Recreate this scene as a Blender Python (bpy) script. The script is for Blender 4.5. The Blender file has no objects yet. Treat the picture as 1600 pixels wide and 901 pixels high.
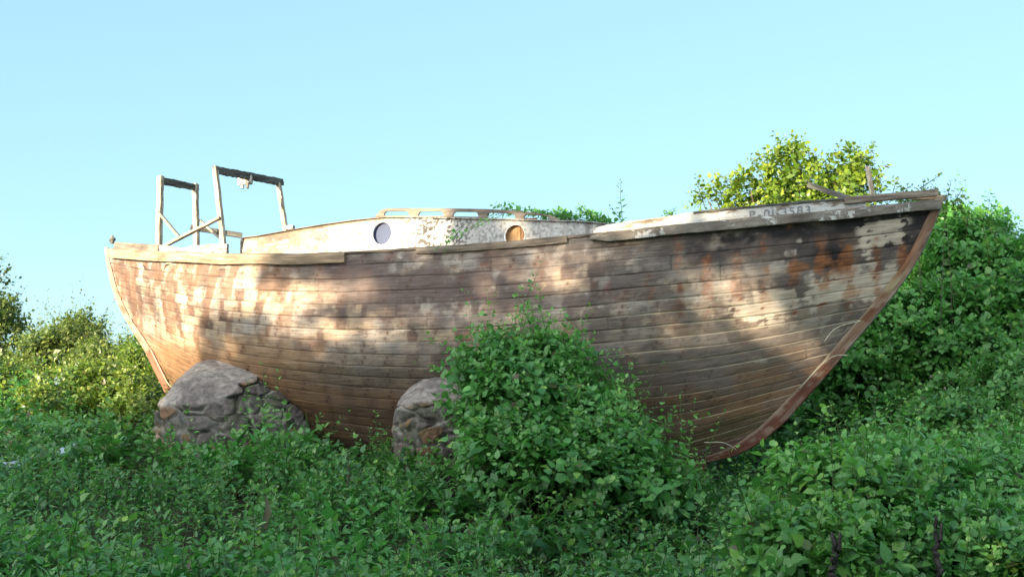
import bpy, math
import numpy as np
from math import radians, pi

# ------------------------------------------------------------------ camera, light, exposure
sc = bpy.context.scene
COL = sc.collection
F = 1716.0                       # focal length in photo pixels (photo 1600 x 901)
EYE = np.array([0.0, 0.0, 1.7])
PITCH = radians(5.0)
cam_d = bpy.data.cameras.new('camera'); cam = bpy.data.objects.new('camera', cam_d); COL.objects.link(cam)
cam.location = EYE; cam.rotation_euler = (pi/2 + PITCH, 0, 0)
cam_d.sensor_width = 36; cam_d.lens = 36*F/1600; cam_d.clip_start = .1; cam_d.clip_end = 3000
sc.camera = cam

SUN_EL = radians(15.0)
SUN_H = np.array([-0.62, -0.785])                 # horizontal direction towards the sun
SUN_H = SUN_H/np.linalg.norm(SUN_H)
SUN = np.array([SUN_H[0]*math.cos(SUN_EL), SUN_H[1]*math.cos(SUN_EL), math.sin(SUN_EL)])
wd = bpy.data.worlds.new('World'); sc.world = wd; wd.use_nodes = True
nt = wd.node_tree; bg = nt.nodes['Background']
sky = nt.nodes.new('ShaderNodeTexSky'); sky.sky_type = 'NISHITA'; sky.sun_disc = False
sky.sun_elevation = SUN_EL; sky.sun_rotation = math.atan2(SUN_H[0], SUN_H[1])
sky.air_density = 1.0; sky.dust_density = 0.0; sky.ozone_density = 5.0; sky.altitude = 0
wb = nt.nodes.new('ShaderNodeMix'); wb.data_type = 'RGBA'; wb.blend_type = 'MULTIPLY'; wb.inputs[0].default_value = 1.0; wb.inputs[7].default_value = (.66, .885, .92, 1)   # cool camera white balance
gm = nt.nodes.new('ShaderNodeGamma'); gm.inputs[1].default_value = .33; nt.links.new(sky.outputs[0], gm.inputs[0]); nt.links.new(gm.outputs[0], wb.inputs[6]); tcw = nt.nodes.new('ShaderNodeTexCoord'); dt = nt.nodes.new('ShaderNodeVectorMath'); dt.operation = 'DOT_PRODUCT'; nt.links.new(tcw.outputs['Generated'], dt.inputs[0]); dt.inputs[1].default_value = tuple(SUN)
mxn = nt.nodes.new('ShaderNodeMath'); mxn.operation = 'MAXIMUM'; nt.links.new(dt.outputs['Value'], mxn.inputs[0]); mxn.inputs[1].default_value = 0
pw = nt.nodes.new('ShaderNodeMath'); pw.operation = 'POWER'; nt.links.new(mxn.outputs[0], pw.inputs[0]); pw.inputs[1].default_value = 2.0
gl = nt.nodes.new('ShaderNodeVectorMath'); gl.operation = 'SCALE'; gl.inputs[0].default_value = (5.6, 5.3, 5.1); nt.links.new(pw.outputs[0], gl.inputs['Scale'])   # broad glow added round the sun to fill the shaded surfaces
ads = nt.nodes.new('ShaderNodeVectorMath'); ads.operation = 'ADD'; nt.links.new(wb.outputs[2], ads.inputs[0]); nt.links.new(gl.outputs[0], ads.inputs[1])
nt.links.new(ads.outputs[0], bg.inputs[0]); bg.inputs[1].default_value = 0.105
sl = bpy.data.lights.new('sun', 'SUN'); sl.energy = 2.6; sl.angle = radians(.5); sl.color = (1.0, .84, .60)
so = bpy.data.objects.new('sun', sl); COL.objects.link(so)
from mathutils import Vector
so.rotation_euler = Vector(SUN).to_track_quat('Z', 'Y').to_euler(); so.location = (-20, -25, 12)
sc.view_settings.view_transform = 'Standard'; sc.view_settings.look = 'None'
sc.view_settings.exposure = 2.85; sc.view_settings.gamma = 1; sc.view_settings.use_curve_mapping = False
sc.cycles.max_bounces = 8; sc.cycles.transparent_max_bounces = 8

rng = np.random.default_rng(7)

# ------------------------------------------------------------------ projection used for surveying the photo
CR = np.array([1., 0, 0]); CF = np.array([0, math.cos(PITCH), math.sin(PITCH)]); CU = np.array([0, -math.sin(PITCH), math.cos(PITCH)])
def ray(px, py):
    px = np.asarray(px, float); py = np.asarray(py, float)
    return CF + ((px-800)/F)[..., None]*CR + ((450.5-py)/F)[..., None]*CU
def at(px, py, Y):
    """world point on the sight line of a photo pixel at ground distance Y"""
    d = ray(px, py); return EYE + d*(np.asarray(Y, float)/d[..., 1])[..., None]
def proj(P):
    q = np.asarray(P) - EYE; dep = q @ CF
    return 800 + F*(q @ CR)/dep, 450.5 - F*(q @ CU)/dep
def norm(v): return v/np.maximum(np.linalg.norm(v, axis=-1, keepdims=True), 1e-9)
def sstep(a, b, x): t = np.clip((x-a)/(b-a), 0, 1); return t*t*(3-2*t)
def lerp(a, b, t): return a + (b-a)*t

# ------------------------------------------------------------------ numpy noise
def vnoise(x, y, seed=0):
    r = np.random.default_rng(seed); T = r.random((256, 256))
    xi = np.floor(x).astype(int); yi = np.floor(y).astype(int); fx = x-xi; fy = y-yi
    fx = fx*fx*(3-2*fx); fy = fy*fy*(3-2*fy)
    g = lambda i, j: T[i & 255, j & 255]
    return (g(xi, yi)*(1-fx)+g(xi+1, yi)*fx)*(1-fy) + (g(xi, yi+1)*(1-fx)+g(xi+1, yi+1)*fx)*fy
def fbm(x, y, seed=0, oct=4):
    s = 0; a = .5; t = 0
    for i in range(oct):
        s = s + a*vnoise(x*2**i+i*17.3, y*2**i+i*9.1, seed+i); t += a; a *= .5
    return s/t

# ------------------------------------------------------------------ object helpers
def tag(o, label, cat, group=None, kind=None):
    if label: o['label'] = label
    if cat: o['category'] = cat
    if group: o['group'] = group
    if kind: o['kind'] = kind
    return o
def empty(name, loc, label, cat, group=None):
    o = bpy.data.objects.new(name, None); COL.objects.link(o); o.location = loc; o.empty_display_size = .2
    return tag(o, label, cat, group)
def wloc(o):
    p = np.zeros(3)
    while o is not None:
        p = p + np.array(o.location); o = o.parent
    return p
def mk(name, V, faces, mat, parent=None, col=None, uv=None, smooth=True, loc=None):
    """faces: list of (n,k) int arrays; V in world coordinates"""
    V = np.asarray(V, float)
    me = bpy.data.meshes.new(name); o = bpy.data.objects.new(name, me); COL.objects.link(o)
    base = np.zeros(3)
    if parent is not None: o.parent = parent; base = wloc(parent)
    if loc is not None: o.location = np.asarray(loc)-base; base = np.asarray(loc, float)
    V = V - base
    faces = [np.asarray(f, np.int32) for f in faces if len(f)]
    li = np.concatenate([f.ravel() for f in faces]); tot = np.concatenate([np.full(len(f), f.shape[1], np.int32) for f in faces])
    st = np.concatenate([[0], np.cumsum(tot)[:-1]]).astype(np.int32)
    me.vertices.add(len(V)); me.vertices.foreach_set('co', V.astype(np.float32).ravel())
    me.loops.add(len(li)); me.loops.foreach_set('vertex_index', li)
    me.polygons.add(len(st)); me.polygons.foreach_set('loop_start', st)
    me.polygons.foreach_set('use_smooth', np.full(len(st), smooth))
    if col is not None:
        c = np.ones((len(V), 4), np.float32); c[:, :col.shape[1]] = col
        a = me.color_attributes.new('Col', 'FLOAT_COLOR', 'POINT'); a.data.foreach_set('color', c.ravel())
    if uv is not None:
        l = me.uv_layers.new(name='UVMap'); l.data.foreach_set('uv', np.asarray(uv, np.float32)[li].ravel())
    me.update(calc_edges=True); me.validate()
    if mat: me.materials.append(mat)
    return o
def gridf(nu, nv, closed_v=False, off=0):
    """quads of an (nu,nv) vertex grid"""
    i = np.arange(nu-1)[:, None]; j = np.arange(nv if closed_v else nv-1)[None, :]; j2 = (j+1) % nv
    a = i*nv+j; b = i*nv+j2; c = (i+1)*nv+j2; d = (i+1)*nv+j
    return np.stack([a, b, c, d], -1).reshape(-1, 4)+off

# ------------------------------------------------------------------ materials
def newmat(name):
    m = bpy.data.materials.new(name); m.use_nodes = True
    n = m.node_tree.nodes; b = n['Principled BSDF']
    return m, m.node_tree, n, b
def nd(t, typ, **kw):
    x = t.nodes.new(typ)
    for k, v in kw.items(): setattr(x, k, v)
    return x
def ramp(t, p):
    r = t.nodes.new('ShaderNodeValToRGB'); e = r.color_ramp.elements
    while len(e) < len(p): e.new(.5)
    for x, (pos, c) in zip(e, p): x.position = pos; x.color = (*c, 1) if len(c) == 3 else c
    return r
def mixc(t, f, a, b, mode='MIX'):
    m = t.nodes.new('ShaderNodeMix'); m.data_type = 'RGBA'; m.blend_type = mode
    for s, v in ((m.inputs[0], f), (m.inputs[6], a), (m.inputs[7], b)):
        if hasattr(v, 'is_linked'): t.links.new(v, s)
        else: s.default_value = v if isinstance(v, (int, float)) else (*v, 1)
    return m.outputs[2]
def noise(t, vec, scale, detail=4, rough=.55, w=None):
    x = t.nodes.new('ShaderNodeTexNoise'); x.inputs['Scale'].default_value = scale; x.inputs['Detail'].default_value = detail; x.inputs['Roughness'].default_value = rough
    if vec is not None: t.links.new(vec, x.inputs['Vector'])
    return x.outputs[0]
def mapped(t, out, scale):
    m = t.nodes.new('ShaderNodeMapping'); t.links.new(out, m.inputs[0]); m.inputs['Scale'].default_value = scale; return m.outputs[0]
def bump(t, b, h, dist, strength=1):
    x = t.nodes.new('ShaderNodeBump'); x.inputs['Distance'].default_value = dist; x.inputs['Strength'].default_value = strength
    t.links.new(h, x.inputs['Height']); t.links.new(x.outputs[0], b.inputs['Normal'])

def wood_mat(name, dark, light, paint=None, amt=.5, chip=9.0, attr=False):
    m, t, n, b = newmat(name)
    uv = n.new('ShaderNodeUVMap').outputs[0]
    gr = noise(t, mapped(t, uv, (2.2, 38, 1)), 1.0, 6, .65)
    c = ramp(t, [(.3, dark), (.52, [lerp(x, y, .5) for x, y in zip(dark, light)]), (.72, light)]); t.links.new(gr, c.inputs[0]); out = c.outputs[0]
    bl = noise(t, mapped(t, uv, (3, 9, 1)), 1.0, 3)
    r2 = ramp(t, [(.35, (.55, .52, .5)), (.65, (1.15, 1.12, 1.08))]); t.links.new(bl, r2.inputs[0])
    out = mixc(t, .8, out, r2.outputs[0], 'MULTIPLY')
    h = gr
    if paint is not None:
        pn = noise(t, mapped(t, uv, (chip*.35, chip*1.7, 1)), 1.0, 9, .7)
        pr = ramp(t, [(amt-.02, (0, 0, 0)), (amt+.02, (1, 1, 1))]); t.links.new(pn, pr.inputs[0])
        pc = mixc(t, .5, paint, r2.outputs[0], 'MULTIPLY')
        out = mixc(t, pr.outputs[0], out, pc)
        ad = nd(t, 'ShaderNodeMath', operation='MULTIPLY_ADD'); t.links.new(pr.outputs[0], ad.inputs[0]); ad.inputs[1].default_value = .6; t.links.new(gr, ad.inputs[2]); h = ad.outputs[0]
    t.links.new(out, b.inputs['Base Color']); b.inputs['Roughness'].default_value = .88; b.inputs['Specular IOR Level'].default_value = .25
    bump(t, b, h, .006, .8)
    return m
M_grey = wood_mat('weathered_grey_wood', (.09, .07, .055), (.32, .27, .22))
M_dgrey = wood_mat('dark_lichened_wood', (.045, .045, .04), (.17, .165, .145))
M_tan = wood_mat('bare_tan_wood', (.19, .13, .08), (.46, .36, .25))
M_peel = wood_mat('peeling_white_paint_wood', (.10, .085, .07), (.3, .26, .22), (.66, .65, .62), .5)
M_peelg = wood_mat('worn_rail_wood', (.10, .085, .07), (.27, .25, .22), (.5, .49, .46), .56, 11)
M_post = wood_mat('flaking_post_wood', (.26, .20, .14), (.50, .42, .31), (.50, .45, .36), .5, 14)

def attr_mat(name, rough=.85, grain=(3, 60), bumpd=.004, spec=.25, gstr=.35):
    m, t, n, b = newmat(name)
    a = nd(t, 'ShaderNodeAttribute', attribute_name='Col'); uv = n.new('ShaderNodeUVMap').outputs[0]
    g = noise(t, mapped(t, uv, (*grain, 1)), 1.0, 6, .65) if grain else noise(t, n.new('ShaderNodeTexCoord').outputs['Object'], 16, 7, .7)
    r = ramp(t, [(.28, (1-gstr*1.5,)*3), (.5, (1, 1, 1)), (.75, (1+gstr,)*3)]); t.links.new(g, r.inputs[0])
    t.links.new(mixc(t, 1.0, a.outputs[0], r.outputs[0], 'MULTIPLY'), b.inputs['Base Color'])
    b.inputs['Roughness'].default_value = rough; b.inputs['Specular IOR Level'].default_value = spec
    bump(t, b, g, bumpd, .8)
    return m
M_hull = attr_mat('hull_planking')
M_stone = attr_mat('rubble_masonry', .92, None, .02, .2, .4)

def rust_mat():
    m, t, n, b = newmat('rusty_iron'); tc = n.new('ShaderNodeTexCoord').outputs['Object']
    r = ramp(t, [(.3, (.10, .03, .015)), (.7, (.33, .11, .04))]); t.links.new(noise(t, tc, 40, 5), r.inputs[0])
    t.links.new(r.outputs[0], b.inputs['Base Color']); b.inputs['Roughness'].default_value = .9; return m
M_rust = rust_mat()
def plain_mat(name, c1, c2, scale=20, rough=.8, spec=.3):
    m, t, n, b = newmat(name); tc = n.new('ShaderNodeTexCoord').outputs['Object']
    r = ramp(t, [(.3, c1), (.7, c2)]); t.links.new(noise(t, tc, scale, 5), r.inputs[0])
    t.links.new(r.outputs[0], b.inputs['Base Color']); b.inputs['Roughness'].default_value = rough; b.inputs['Specular IOR Level'].default_value = spec; return m
M_bark = plain_mat('bark', (.03, .024, .018), (.11, .09, .07), 30, .9)
M_charbark = plain_mat('charred_bark', (.012, .011, .011), (.06, .055, .05), 35, .9)
M_dark = plain_mat('dark_hold', (.02, .018, .016), (.05, .045, .04), 8, .9)
M_letter = plain_mat('faded_lettering', (.09, .10, .12), (.27, .27, .28), 26, .8)
M_bluepanel = plain_mat('blue_grey_board', (.045, .058, .105), (.062, .078, .135), 6, .7)
M_rag = plain_mat('pale_plastic', (.22, .30, .38), (.42, .5, .58), 18, .45, .5)
M_caulk = plain_mat('loose_caulking', (.35, .33, .24), (.55, .52, .4), 30, .9)
M_deck = wood_mat('deck_boards', (.09, .075, .06), (.26, .22, .18))

def leaf_mat(name, dark, mid, young, trans=.40, rough=.36):
    m, t, n, b = newmat(name)
    a = nd(t, 'ShaderNodeAttribute', attribute_name='Col'); s = nd(t, 'ShaderNodeSeparateColor'); t.links.new(a.outputs[0], s.inputs[0])
    c = mixc(t, s.outputs[0], dark, mid); c = mixc(t, s.outputs[1], c, young); c = mixc(t, s.outputs[2], c, (.085, .06, .03))
    t.links.new(c, b.inputs['Base Color']); b.inputs['Roughness'].default_value = rough; b.inputs['Specular IOR Level'].default_value = .5
    tr = n.new('ShaderNodeBsdfTranslucent'); t.links.new(mixc(t, 1.0, c, (1.05, 1.3, .7), 'MULTIPLY'), tr.inputs[0])
    mx = n.new('ShaderNodeMixShader'); mx.inputs[0].default_value = trans
    t.links.new(b.outputs[0], mx.inputs[1]); t.links.new(tr.outputs[0], mx.inputs[2]); t.links.new(mx.outputs[0], n['Material Output'].inputs[0])
    return m
L_cover = leaf_mat('creeper_leaves', (.036, .135, .038), (.095, .285, .080), (.22, .38, .08))
L_mound = leaf_mat('mound_leaves', (.06, .20, .055), (.155, .40, .11), (.28, .47, .10))
L_right = leaf_mat('broad_leaves', (.05, .185, .04), (.14, .37, .08), (.26, .40, .07))
L_fore = leaf_mat('light_shrub_leaves', (.07, .21, .055), (.165, .385, .095), (.28, .46, .09))
L_tree = leaf_mat('sunlit_tree_leaves', (.07, .14, .015), (.19, .275, .028), (.33, .36, .04), .38)
L_yel = leaf_mat('yellow_green_leaves', (.075, .15, .025), (.15, .24, .04), (.36, .39, .06), .35)
L_left = leaf_mat('grey_green_leaves', (.075, .125, .03), (.16, .21, .05), (.28, .30, .06))
L_cast = leaf_mat('tall_tree_leaves', (.10, .15, .03), (.16, .20, .05), (.22, .22, .05), .5)

# ------------------------------------------------------------------ generic geometry
def tube(P, R, ns=6, cap=True):
    P = np.asarray(P, float); R = np.broadcast_to(np.asarray(R, float), (len(P),))
    T = norm(np.gradient(P, axis=0)); up = np.where(np.abs(T[:, 2:3]) > .9, np.array([[1., 0, 0]]), np.array([[0, 0, 1.]]))
    A = norm(np.cross(T, up)); B = np.cross(T, A)
    th = np.linspace(0, 2*pi, ns, endpoint=False)
    V = P[:, None] + R[:, None, None]*(np.cos(th)[None, :, None]*A[:, None]+np.sin(th)[None, :, None]*B[:, None])
    V = V.reshape(-1, 3); f = [gridf(len(P), ns, True)]
    if cap: f += [np.arange(ns)[None, ::-1], (np.arange(ns)+(len(P)-1)*ns)[None]]
    return V, f
def join(parts):
    V = []; Fq = []; o = 0
    for v, f in parts:
        V.append(v); Fq += [np.asarray(x)+o for x in f]; o += len(v)
    return np.concatenate(V), Fq
def sweep(P, A, B, wa, wb, rough=.004, seed=1, na=4, nb=4):
    """rectangular bar along polyline P; A,B unit cross axes per point, wa,wb full widths; returns V,faces,uv with worn edges"""
    P = np.asarray(P, float); n = len(P)
    wa = np.broadcast_to(wa, (n,)); wb = np.broadcast_to(wb, (n,))
    q = []
    for k in range(na): q.append((-.5+k/na, -.5))
    for k in range(nb): q.append((.5, -.5+k/nb))
    for k in range(na): q.append((.5-k/na, .5))
    for k in range(nb): q.append((-.5, .5-k/nb))
    q = np.array(q); ns = len(q)
    cor = (np.abs(q[:, 0]) > .49) & (np.abs(q[:, 1]) > .49); q = q*np.where(cor, .93, 1.0)[:, None]
    V = P[:, None] + q[None, :, 0:1]*wa[:, None, None]*A[:, None] + q[None, :, 1:2]*wb[:, None, None]*B[:, None]
    s = np.concatenate([[0], np.cumsum(np.linalg.norm(np.diff(P, axis=0), axis=1))])
    ph = np.arange(ns)*1.7
    d1 = fbm(s[:, None]*9+0*ph, ph[None]+0*s[:, None], seed, 3)-.5; d2 = fbm(s[:, None]*14+0*ph, ph[None]+0*s[:, None], seed+9, 3)-.5
    V = V + rough*2*(d1[..., None]*A[:, None]+d2[..., None]*B[:, None])
    per = np.concatenate([[0], np.cumsum(np.linalg.norm(np.diff(V[0], axis=0), axis=1))])
    uv = np.stack([np.broadcast_to(s[:, None], (n, ns))+seed*3.1, np.broadcast_to(per[None], (n, ns))+seed*1.37], -1).reshape(-1, 2)
    # end caps: fan with own centre
    Vf = V.reshape(-1, 3); c0 = P[0]; c1 = P[-1]
    Vf = np.concatenate([Vf, [c0, c1]]); uv = np.concatenate([uv, [[seed*3.1, seed]], [[seed*3.1+s[-1], seed]]])
    i = np.arange(ns); j = (i+1) % ns
    f = [gridf(n, ns, True), np.stack([np.full(ns, n*ns), j, i], 1), np.stack([np.full(ns, n*ns+1), (n-1)*ns+i, (n-1)*ns+j], 1)]
    return Vf, f, uv
def beam(name, P0, P1, w, h, mat, parent, up=(0, 0, 1), rough=.004, seed=1, n=None, warp=0):
    P0 = np.asarray(P0, float); P1 = np.asarray(P1, float); L = np.linalg.norm(P1-P0); n = n or max(6, int(L/.04))
    t = np.linspace(0, 1, n)[:, None]; P = P0+(P1-P0)*t
    T = (P1-P0)/L; A = np.cross(T, up); A = A/np.linalg.norm(A); B = np.cross(A, T)
    P = P + warp*np.sin(t*pi)*B + .25*warp*np.sin(t*9+seed)*A
    V, f, uv = sweep(P, np.tile(A, (n, 1)), np.tile(B, (n, 1)), w, h, rough, seed)
    return mk(name, V, f, mat, parent, uv=uv, smooth=False)

# ------------------------------------------------------------------ ground
def ground_z(x, y):
    return .08 + np.clip((y-5.5), 0, 14)*.065 + np.clip(y-19.5, 0, 25)*.01 + .10*(fbm(x*.5+40, y*.5+40, 3, 3)-.5)
gx = np.concatenate([np.linspace(-900, -40, 14)[:-1], np.linspace(-40, 40, 161), np.linspace(40, 900, 14)[1:]])
gy = np.concatenate([np.linspace(-400, -20, 10)[:-1], np.linspace(-20, 50, 141), np.linspace(50, 1500, 14)[1:]])
GX, GY = np.meshgrid(gx, gy, indexing='ij'); GZ = ground_z(GX, GY)
mg, tg, ng, bgd = newmat('soil_and_litter'); tcg = ng.new('ShaderNodeTexCoord').outputs['Object']
rg = ramp(tg, [(.3, (.022, .028, .012)), (.55, (.05, .05, .022)), (.75, (.06, .075, .028))]); tg.links.new(noise(tg, tcg, 3, 8, .65), rg.inputs[0]); tg.links.new(rg.outputs[0], bgd.inputs['Base Color']); bgd.inputs['Roughness'].default_value = .95
go = mk('ground', np.stack([GX, GY, GZ], -1).reshape(-1, 3), [gridf(len(gx), len(gy))[:, ::-1]], mg); go['kind'] = 'structure'

# ------------------------------------------------------------------ THE BOAT
def seg(P, n=200):
    """resample a px polyline by arc length"""
    P = np.asarray(P, float); s = np.concatenate([[0], np.cumsum(np.linalg.norm(np.diff(P, axis=0), axis=1))]); t = np.linspace(0, s[-1], n)
    return np.stack([np.interp(t, s, P[:, k]) for k in range(P.shape[1])], 1)
def smooth(P, it=30):
    P = P.copy()
    for _ in range(it): P[1:-1] = .5*P[1:-1]+.25*(P[:-2]+P[2:])
    return P
ST = at(167, 388, 14.4); BW = at(1470, 308, 11.4)
S0 = ST[:2]; ex = (BW-ST)[:2]; LEN = np.linalg.norm(ex); ex = ex/LEN; nn = np.array([ex[1], -ex[0]])   # nn points to the viewer's side
E3 = np.array([ex[0], ex[1], 0]); N3 = np.array([nn[0], nn[1], 0]); Z3 = np.array([0, 0, 1.])
def W(a, b, z):
    a = np.asarray(a, float); b = np.asarray(b, float); z = np.asarray(z, float); a, b, z = np.broadcast_arrays(a, b, z)
    return np.stack([S0[0]+ex[0]*a+nn[0]*b, S0[1]+ex[1]*a+nn[1]*b, z], -1)
def cp(px, py, b=0.0):
    """(a,z) where the sight line meets the plane at side offset b"""
    d = ray(px, py); o = EYE[:2]-S0 - nn*b
    k = -(o @ nn)/(d[..., :2] @ nn); P = EYE+d*k[..., None]
    return np.stack([(P[..., :2]-S0-nn*b) @ ex, P[..., 2]], -1)
def solve_z(a, b, lx, ly):
    """height at (a,b) so that the point falls on the photo line (lx,ly)"""
    z = np.full(np.shape(a), 3.3)
    for _ in range(12):
        px, _y = proj(W(a, b, z)); d = ray(px, np.interp(px, lx, ly)); P = W(a, b, z)
        z = EYE[2] + d[..., 2]/d[..., 1]*(P[..., 1]-EYE[1])
    return z
def pxc(P, it=25): return smooth(seg(P), it)

stern_px = pxc([(170, 388), (174, 410), (181, 440), (191, 468), (204, 495), (222, 522), (240, 548), (255, 578), (267, 602), (285, 640), (300, 665)])
stemR_px = pxc([(1457, 316), (1442, 350), (1422, 390), (1400, 424), (1370, 460), (1338, 497), (1303, 537), (1268, 577), (1233, 613), (1203, 644), (1172, 672), (1140, 695), (1105, 710)])
stemO_px = pxc([(1477, 306), (1463, 345), (1446, 385), (1427, 420), (1402, 455), (1372, 492), (1337, 533), (1302, 575), (1262, 620), (1227, 660), (1192, 690), (1152, 712), (1106, 722)])
keel_px = smooth(seg([(300, 665), (430, 745), (700, 785), (980, 762), (1105, 710)]), 60)
sheer = np.array([(150, 387), (172, 388), (200, 391), (270, 394), (350, 397), (450, 397), (540, 395), (600, 390.5), (700, 385), (800, 378), (880, 370), (950, 363), (1000, 358), (1100, 348), (1200, 338.5), (1300, 329.5), (1400, 320), (1457, 315), (1500, 310)], float)
E0 = cp(stern_px[:, 0], stern_px[:, 1]); E1 = cp(stemR_px[:, 0], stemR_px[:, 1]); EO = cp(stemO_px[:, 0], stemO_px[:, 1]); E1 = E1+(EO-E1)*.28; KK = cp(keel_px[:, 0], keel_px[:, 1])
BMAX = 1.42
def half(u, ze):
    p0 = lerp(2.7, 1.7, ze); p1 = lerp(2.2, 1.45, ze)
    g = np.where(u < .5, 1-np.clip(1-2*u, 0, 1)**p0, 1-np.clip(2*u-1, 0, 1)**p1)
    mid = np.interp(ze, [0, .12, .25, .42, .58, .72, .84, .93, 1], [1, 1.035, 1.045, 1.0, .88, .68, .44, .2, .05])
    end = np.interp(ze, [0, .2, .4, .6, .8, 1], [1, .9, .74, .54, .3, .06])
    w = np.abs(2*u-1)**2.5
    return .03 + BMAX*g*lerp(mid, end, w)
def shr(u):
    a = lerp(E0[0, 0], E1[0, 0], u); b = half(u, 0*u); z = solve_z(a, b, sheer[:, 0], sheer[:, 1])
    return a, b, z
ug = np.linspace(0, 1, 400); _a, _b, _z = shr(ug)
_z = _z + lerp(E0[0, 1]-_z[0], 0, np.clip(ug*12, 0, 1)) + lerp(0, E1[0, 1]-_z[-1], np.clip((ug-.92)/.08, 0, 1))
def sheer_at(u): return np.interp(u, ug, _a), np.interp(u, ug, _b), np.interp(u, ug, _z)
# girth parameter of the midship section
_ze = np.linspace(0, 1, 300); _bm = half(np.full(300, .5), _ze); _arc = np.concatenate([[0], np.cumsum(np.hypot(np.diff(_bm), np.diff(_ze*2.75)))]); _arc /= _arc[-1]
def hull(u, v):
    """outer surface of the planking: along u (0 stern, 1 bow), girth v (0 sheer, 1 keel)"""
    zm = np.interp(v, _arc, _ze); w = np.where(u > .5, 1-.12*np.abs(2*u-1)**2, 1-np.abs(2*u-1)**2); ze = lerp(v, zm, w)
    q = np.linspace(0, 1, 200)
    sa, sb, szz = sheer_at(u)
    ip = lambda C, t, k: np.interp(t, q, C[:, k])
    out = []
    for k, S in ((0, sa), (1, szz)):
        s0, s1 = E0[0, k], E1[0, k]; k0, k1 = KK[0, k], KK[-1, k]
        out.append((1-ze)*S+ze*ip(KK, u, k)+(1-u)*ip(E0, ze, k)+u*ip(E1, ze, k)-((1-u)*(1-ze)*s0+u*(1-ze)*s1+(1-u)*ze*k0+u*ze*k1))
    return out[0], half(u, ze), out[1]

boat_loc = W(LEN*.5, 0, .55)
boat = empty('boat', boat_loc, 'weathered derelict wooden sailing boat propped on stone piers in the undergrowth', 'boat')

NS = 26
fr = np.array([0, .025, .06, .12, .2, .3, .4, .5, .6, .7, .8, .88, .94, .975])
vv = np.concatenate([(k+fr)/NS for k in range(NS)]+[[1.0]]); stk = np.concatenate([np.full(len(fr), k) for k in range(NS)]+[[NS-1]])
frr = np.concatenate([fr]*NS+[[1.0]])
NU = 1150; uu = np.linspace(0, 1, NU)
U, V_ = np.meshgrid(uu, vv, indexing='ij')
A_, B_, Z_ = hull(U, V_); P = W(A_, B_, Z_)
nrm = norm(np.cross(np.gradient(P, axis=0), np.gradient(P, axis=1)));  nrm = nrm*np.sign((nrm @ N3).mean())
SW = np.maximum(np.gradient(np.cumsum(np.linalg.norm(np.diff(P, axis=1, prepend=P[:, :1]), axis=-1), 1), axis=1), 1e-4)
gir = np.cumsum(np.linalg.norm(np.diff(P, axis=1, prepend=P[:, :1]), axis=-1), 1)     # girth in metres
strw = (gir[:, -1:]/NS)                                                               # local strake width
FR = np.broadcast_to(frr[None], U.shape); SK = np.broadcast_to(stk[None], U.shape)
dist = np.minimum(FR, 1-FR)*strw
# butt joints: every strake gets its own joint positions; board id varies along the strake
board = np.zeros(U.shape, int); butt = np.full(U.shape, 9.0)
for k in range(NS):
    m = stk == k
    js = np.cumsum(rng.uniform(2.2, 4.8, 9))-rng.uniform(0, 3.0)
    ak = A_[:, m]
    board[:, m] = (ak[..., None] > js).sum(-1)+k*13
    butt[:, m] = np.abs(ak[..., None]-js).min(-1)
hsh = lambda i, s: np.random.default_rng(s).random(600)[i % 600]
seamw = np.exp(-(dist/.0058)**2); buttw = np.exp(-(butt/.005)**2)
gap = np.clip(fbm(A_*2.1, SK*3.7+.5, 21, 3)*1.6-.35, .25, 1)            # seams open and close along their length
dz = -.010*seamw*gap-.003*buttw + .006*(hsh(board, 5)-.5) + .004*(fbm(A_*1.5, gir*9, 31, 3)-.5) - .003*((FR-.5)**2)*4*hsh(board, 8)
# nails: pairs at every frame
FS = .275
colk = np.round(A_/FS); dcol = A_-colk*FS
jx = (hsh((colk*31+SK*7).astype(int), 11)-.5)*.05
nd1 = np.hypot(dcol-jx, (FR-.27)*strw); nd2 = np.hypot(dcol-jx+.03, (FR-.73)*strw)
nail = np.maximum(np.exp(-(nd1/.012)**2), np.exp(-(nd2/.012)**2)); halo = np.maximum(np.exp(-(nd1/.035)**2), np.exp(-(nd2/.035)**2))
nailvis = np.clip(hsh((colk*17+SK*29).astype(int), 12)*1.6-.6, 0, 1)
dz = dz-.003*nail*nailvis
P = P+nrm*dz[..., None]
PX, PY = proj(P)
# --- paint, rust, soot, wear and one spot of shade carried by the boards
def C(*c): return np.array(c, float)
def mx(c, d, m): return c*(1-m[..., None])+np.asarray(d)*m[..., None]
def sp(x, y, rx, ry, p=2.0):                                             # soft spot in surveyed coordinates
    return np.exp(-((np.abs((PX-x)/rx))**p+(np.abs((PY-y)/ry))**p))
n1 = fbm(A_*.9+5, gir*1.3, 41, 5); n2 = fbm(A_*3.5, gir*5, 42, 5); n3 = fbm(A_*8, gir*30, 43, 4); n4 = fbm(A_*14, gir*14, 44, 4); nb = hsh(board, 14)
nl = fbm(A_*1.6, SK*5.3, 45, 4)                                          # streaks that follow the boards
col = np.zeros(U.shape+(3,))+C(.275, .225, .180)
col = col*(.86+.28*nb)[..., None]
col = mx(col, C(.23, .205, .19), sstep(.46, .58, nl+.25*(n3-.5))*.85)
col = mx(col, C(.40, .32, .225), sstep(.5, .7, n2)*.55)
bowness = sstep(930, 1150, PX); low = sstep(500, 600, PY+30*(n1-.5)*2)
sternw = 1-sstep(430, 560, PX)
col = mx(col, C(.44, .345, .24), sternw*.6*sstep(.3, .6, n2))
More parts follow.
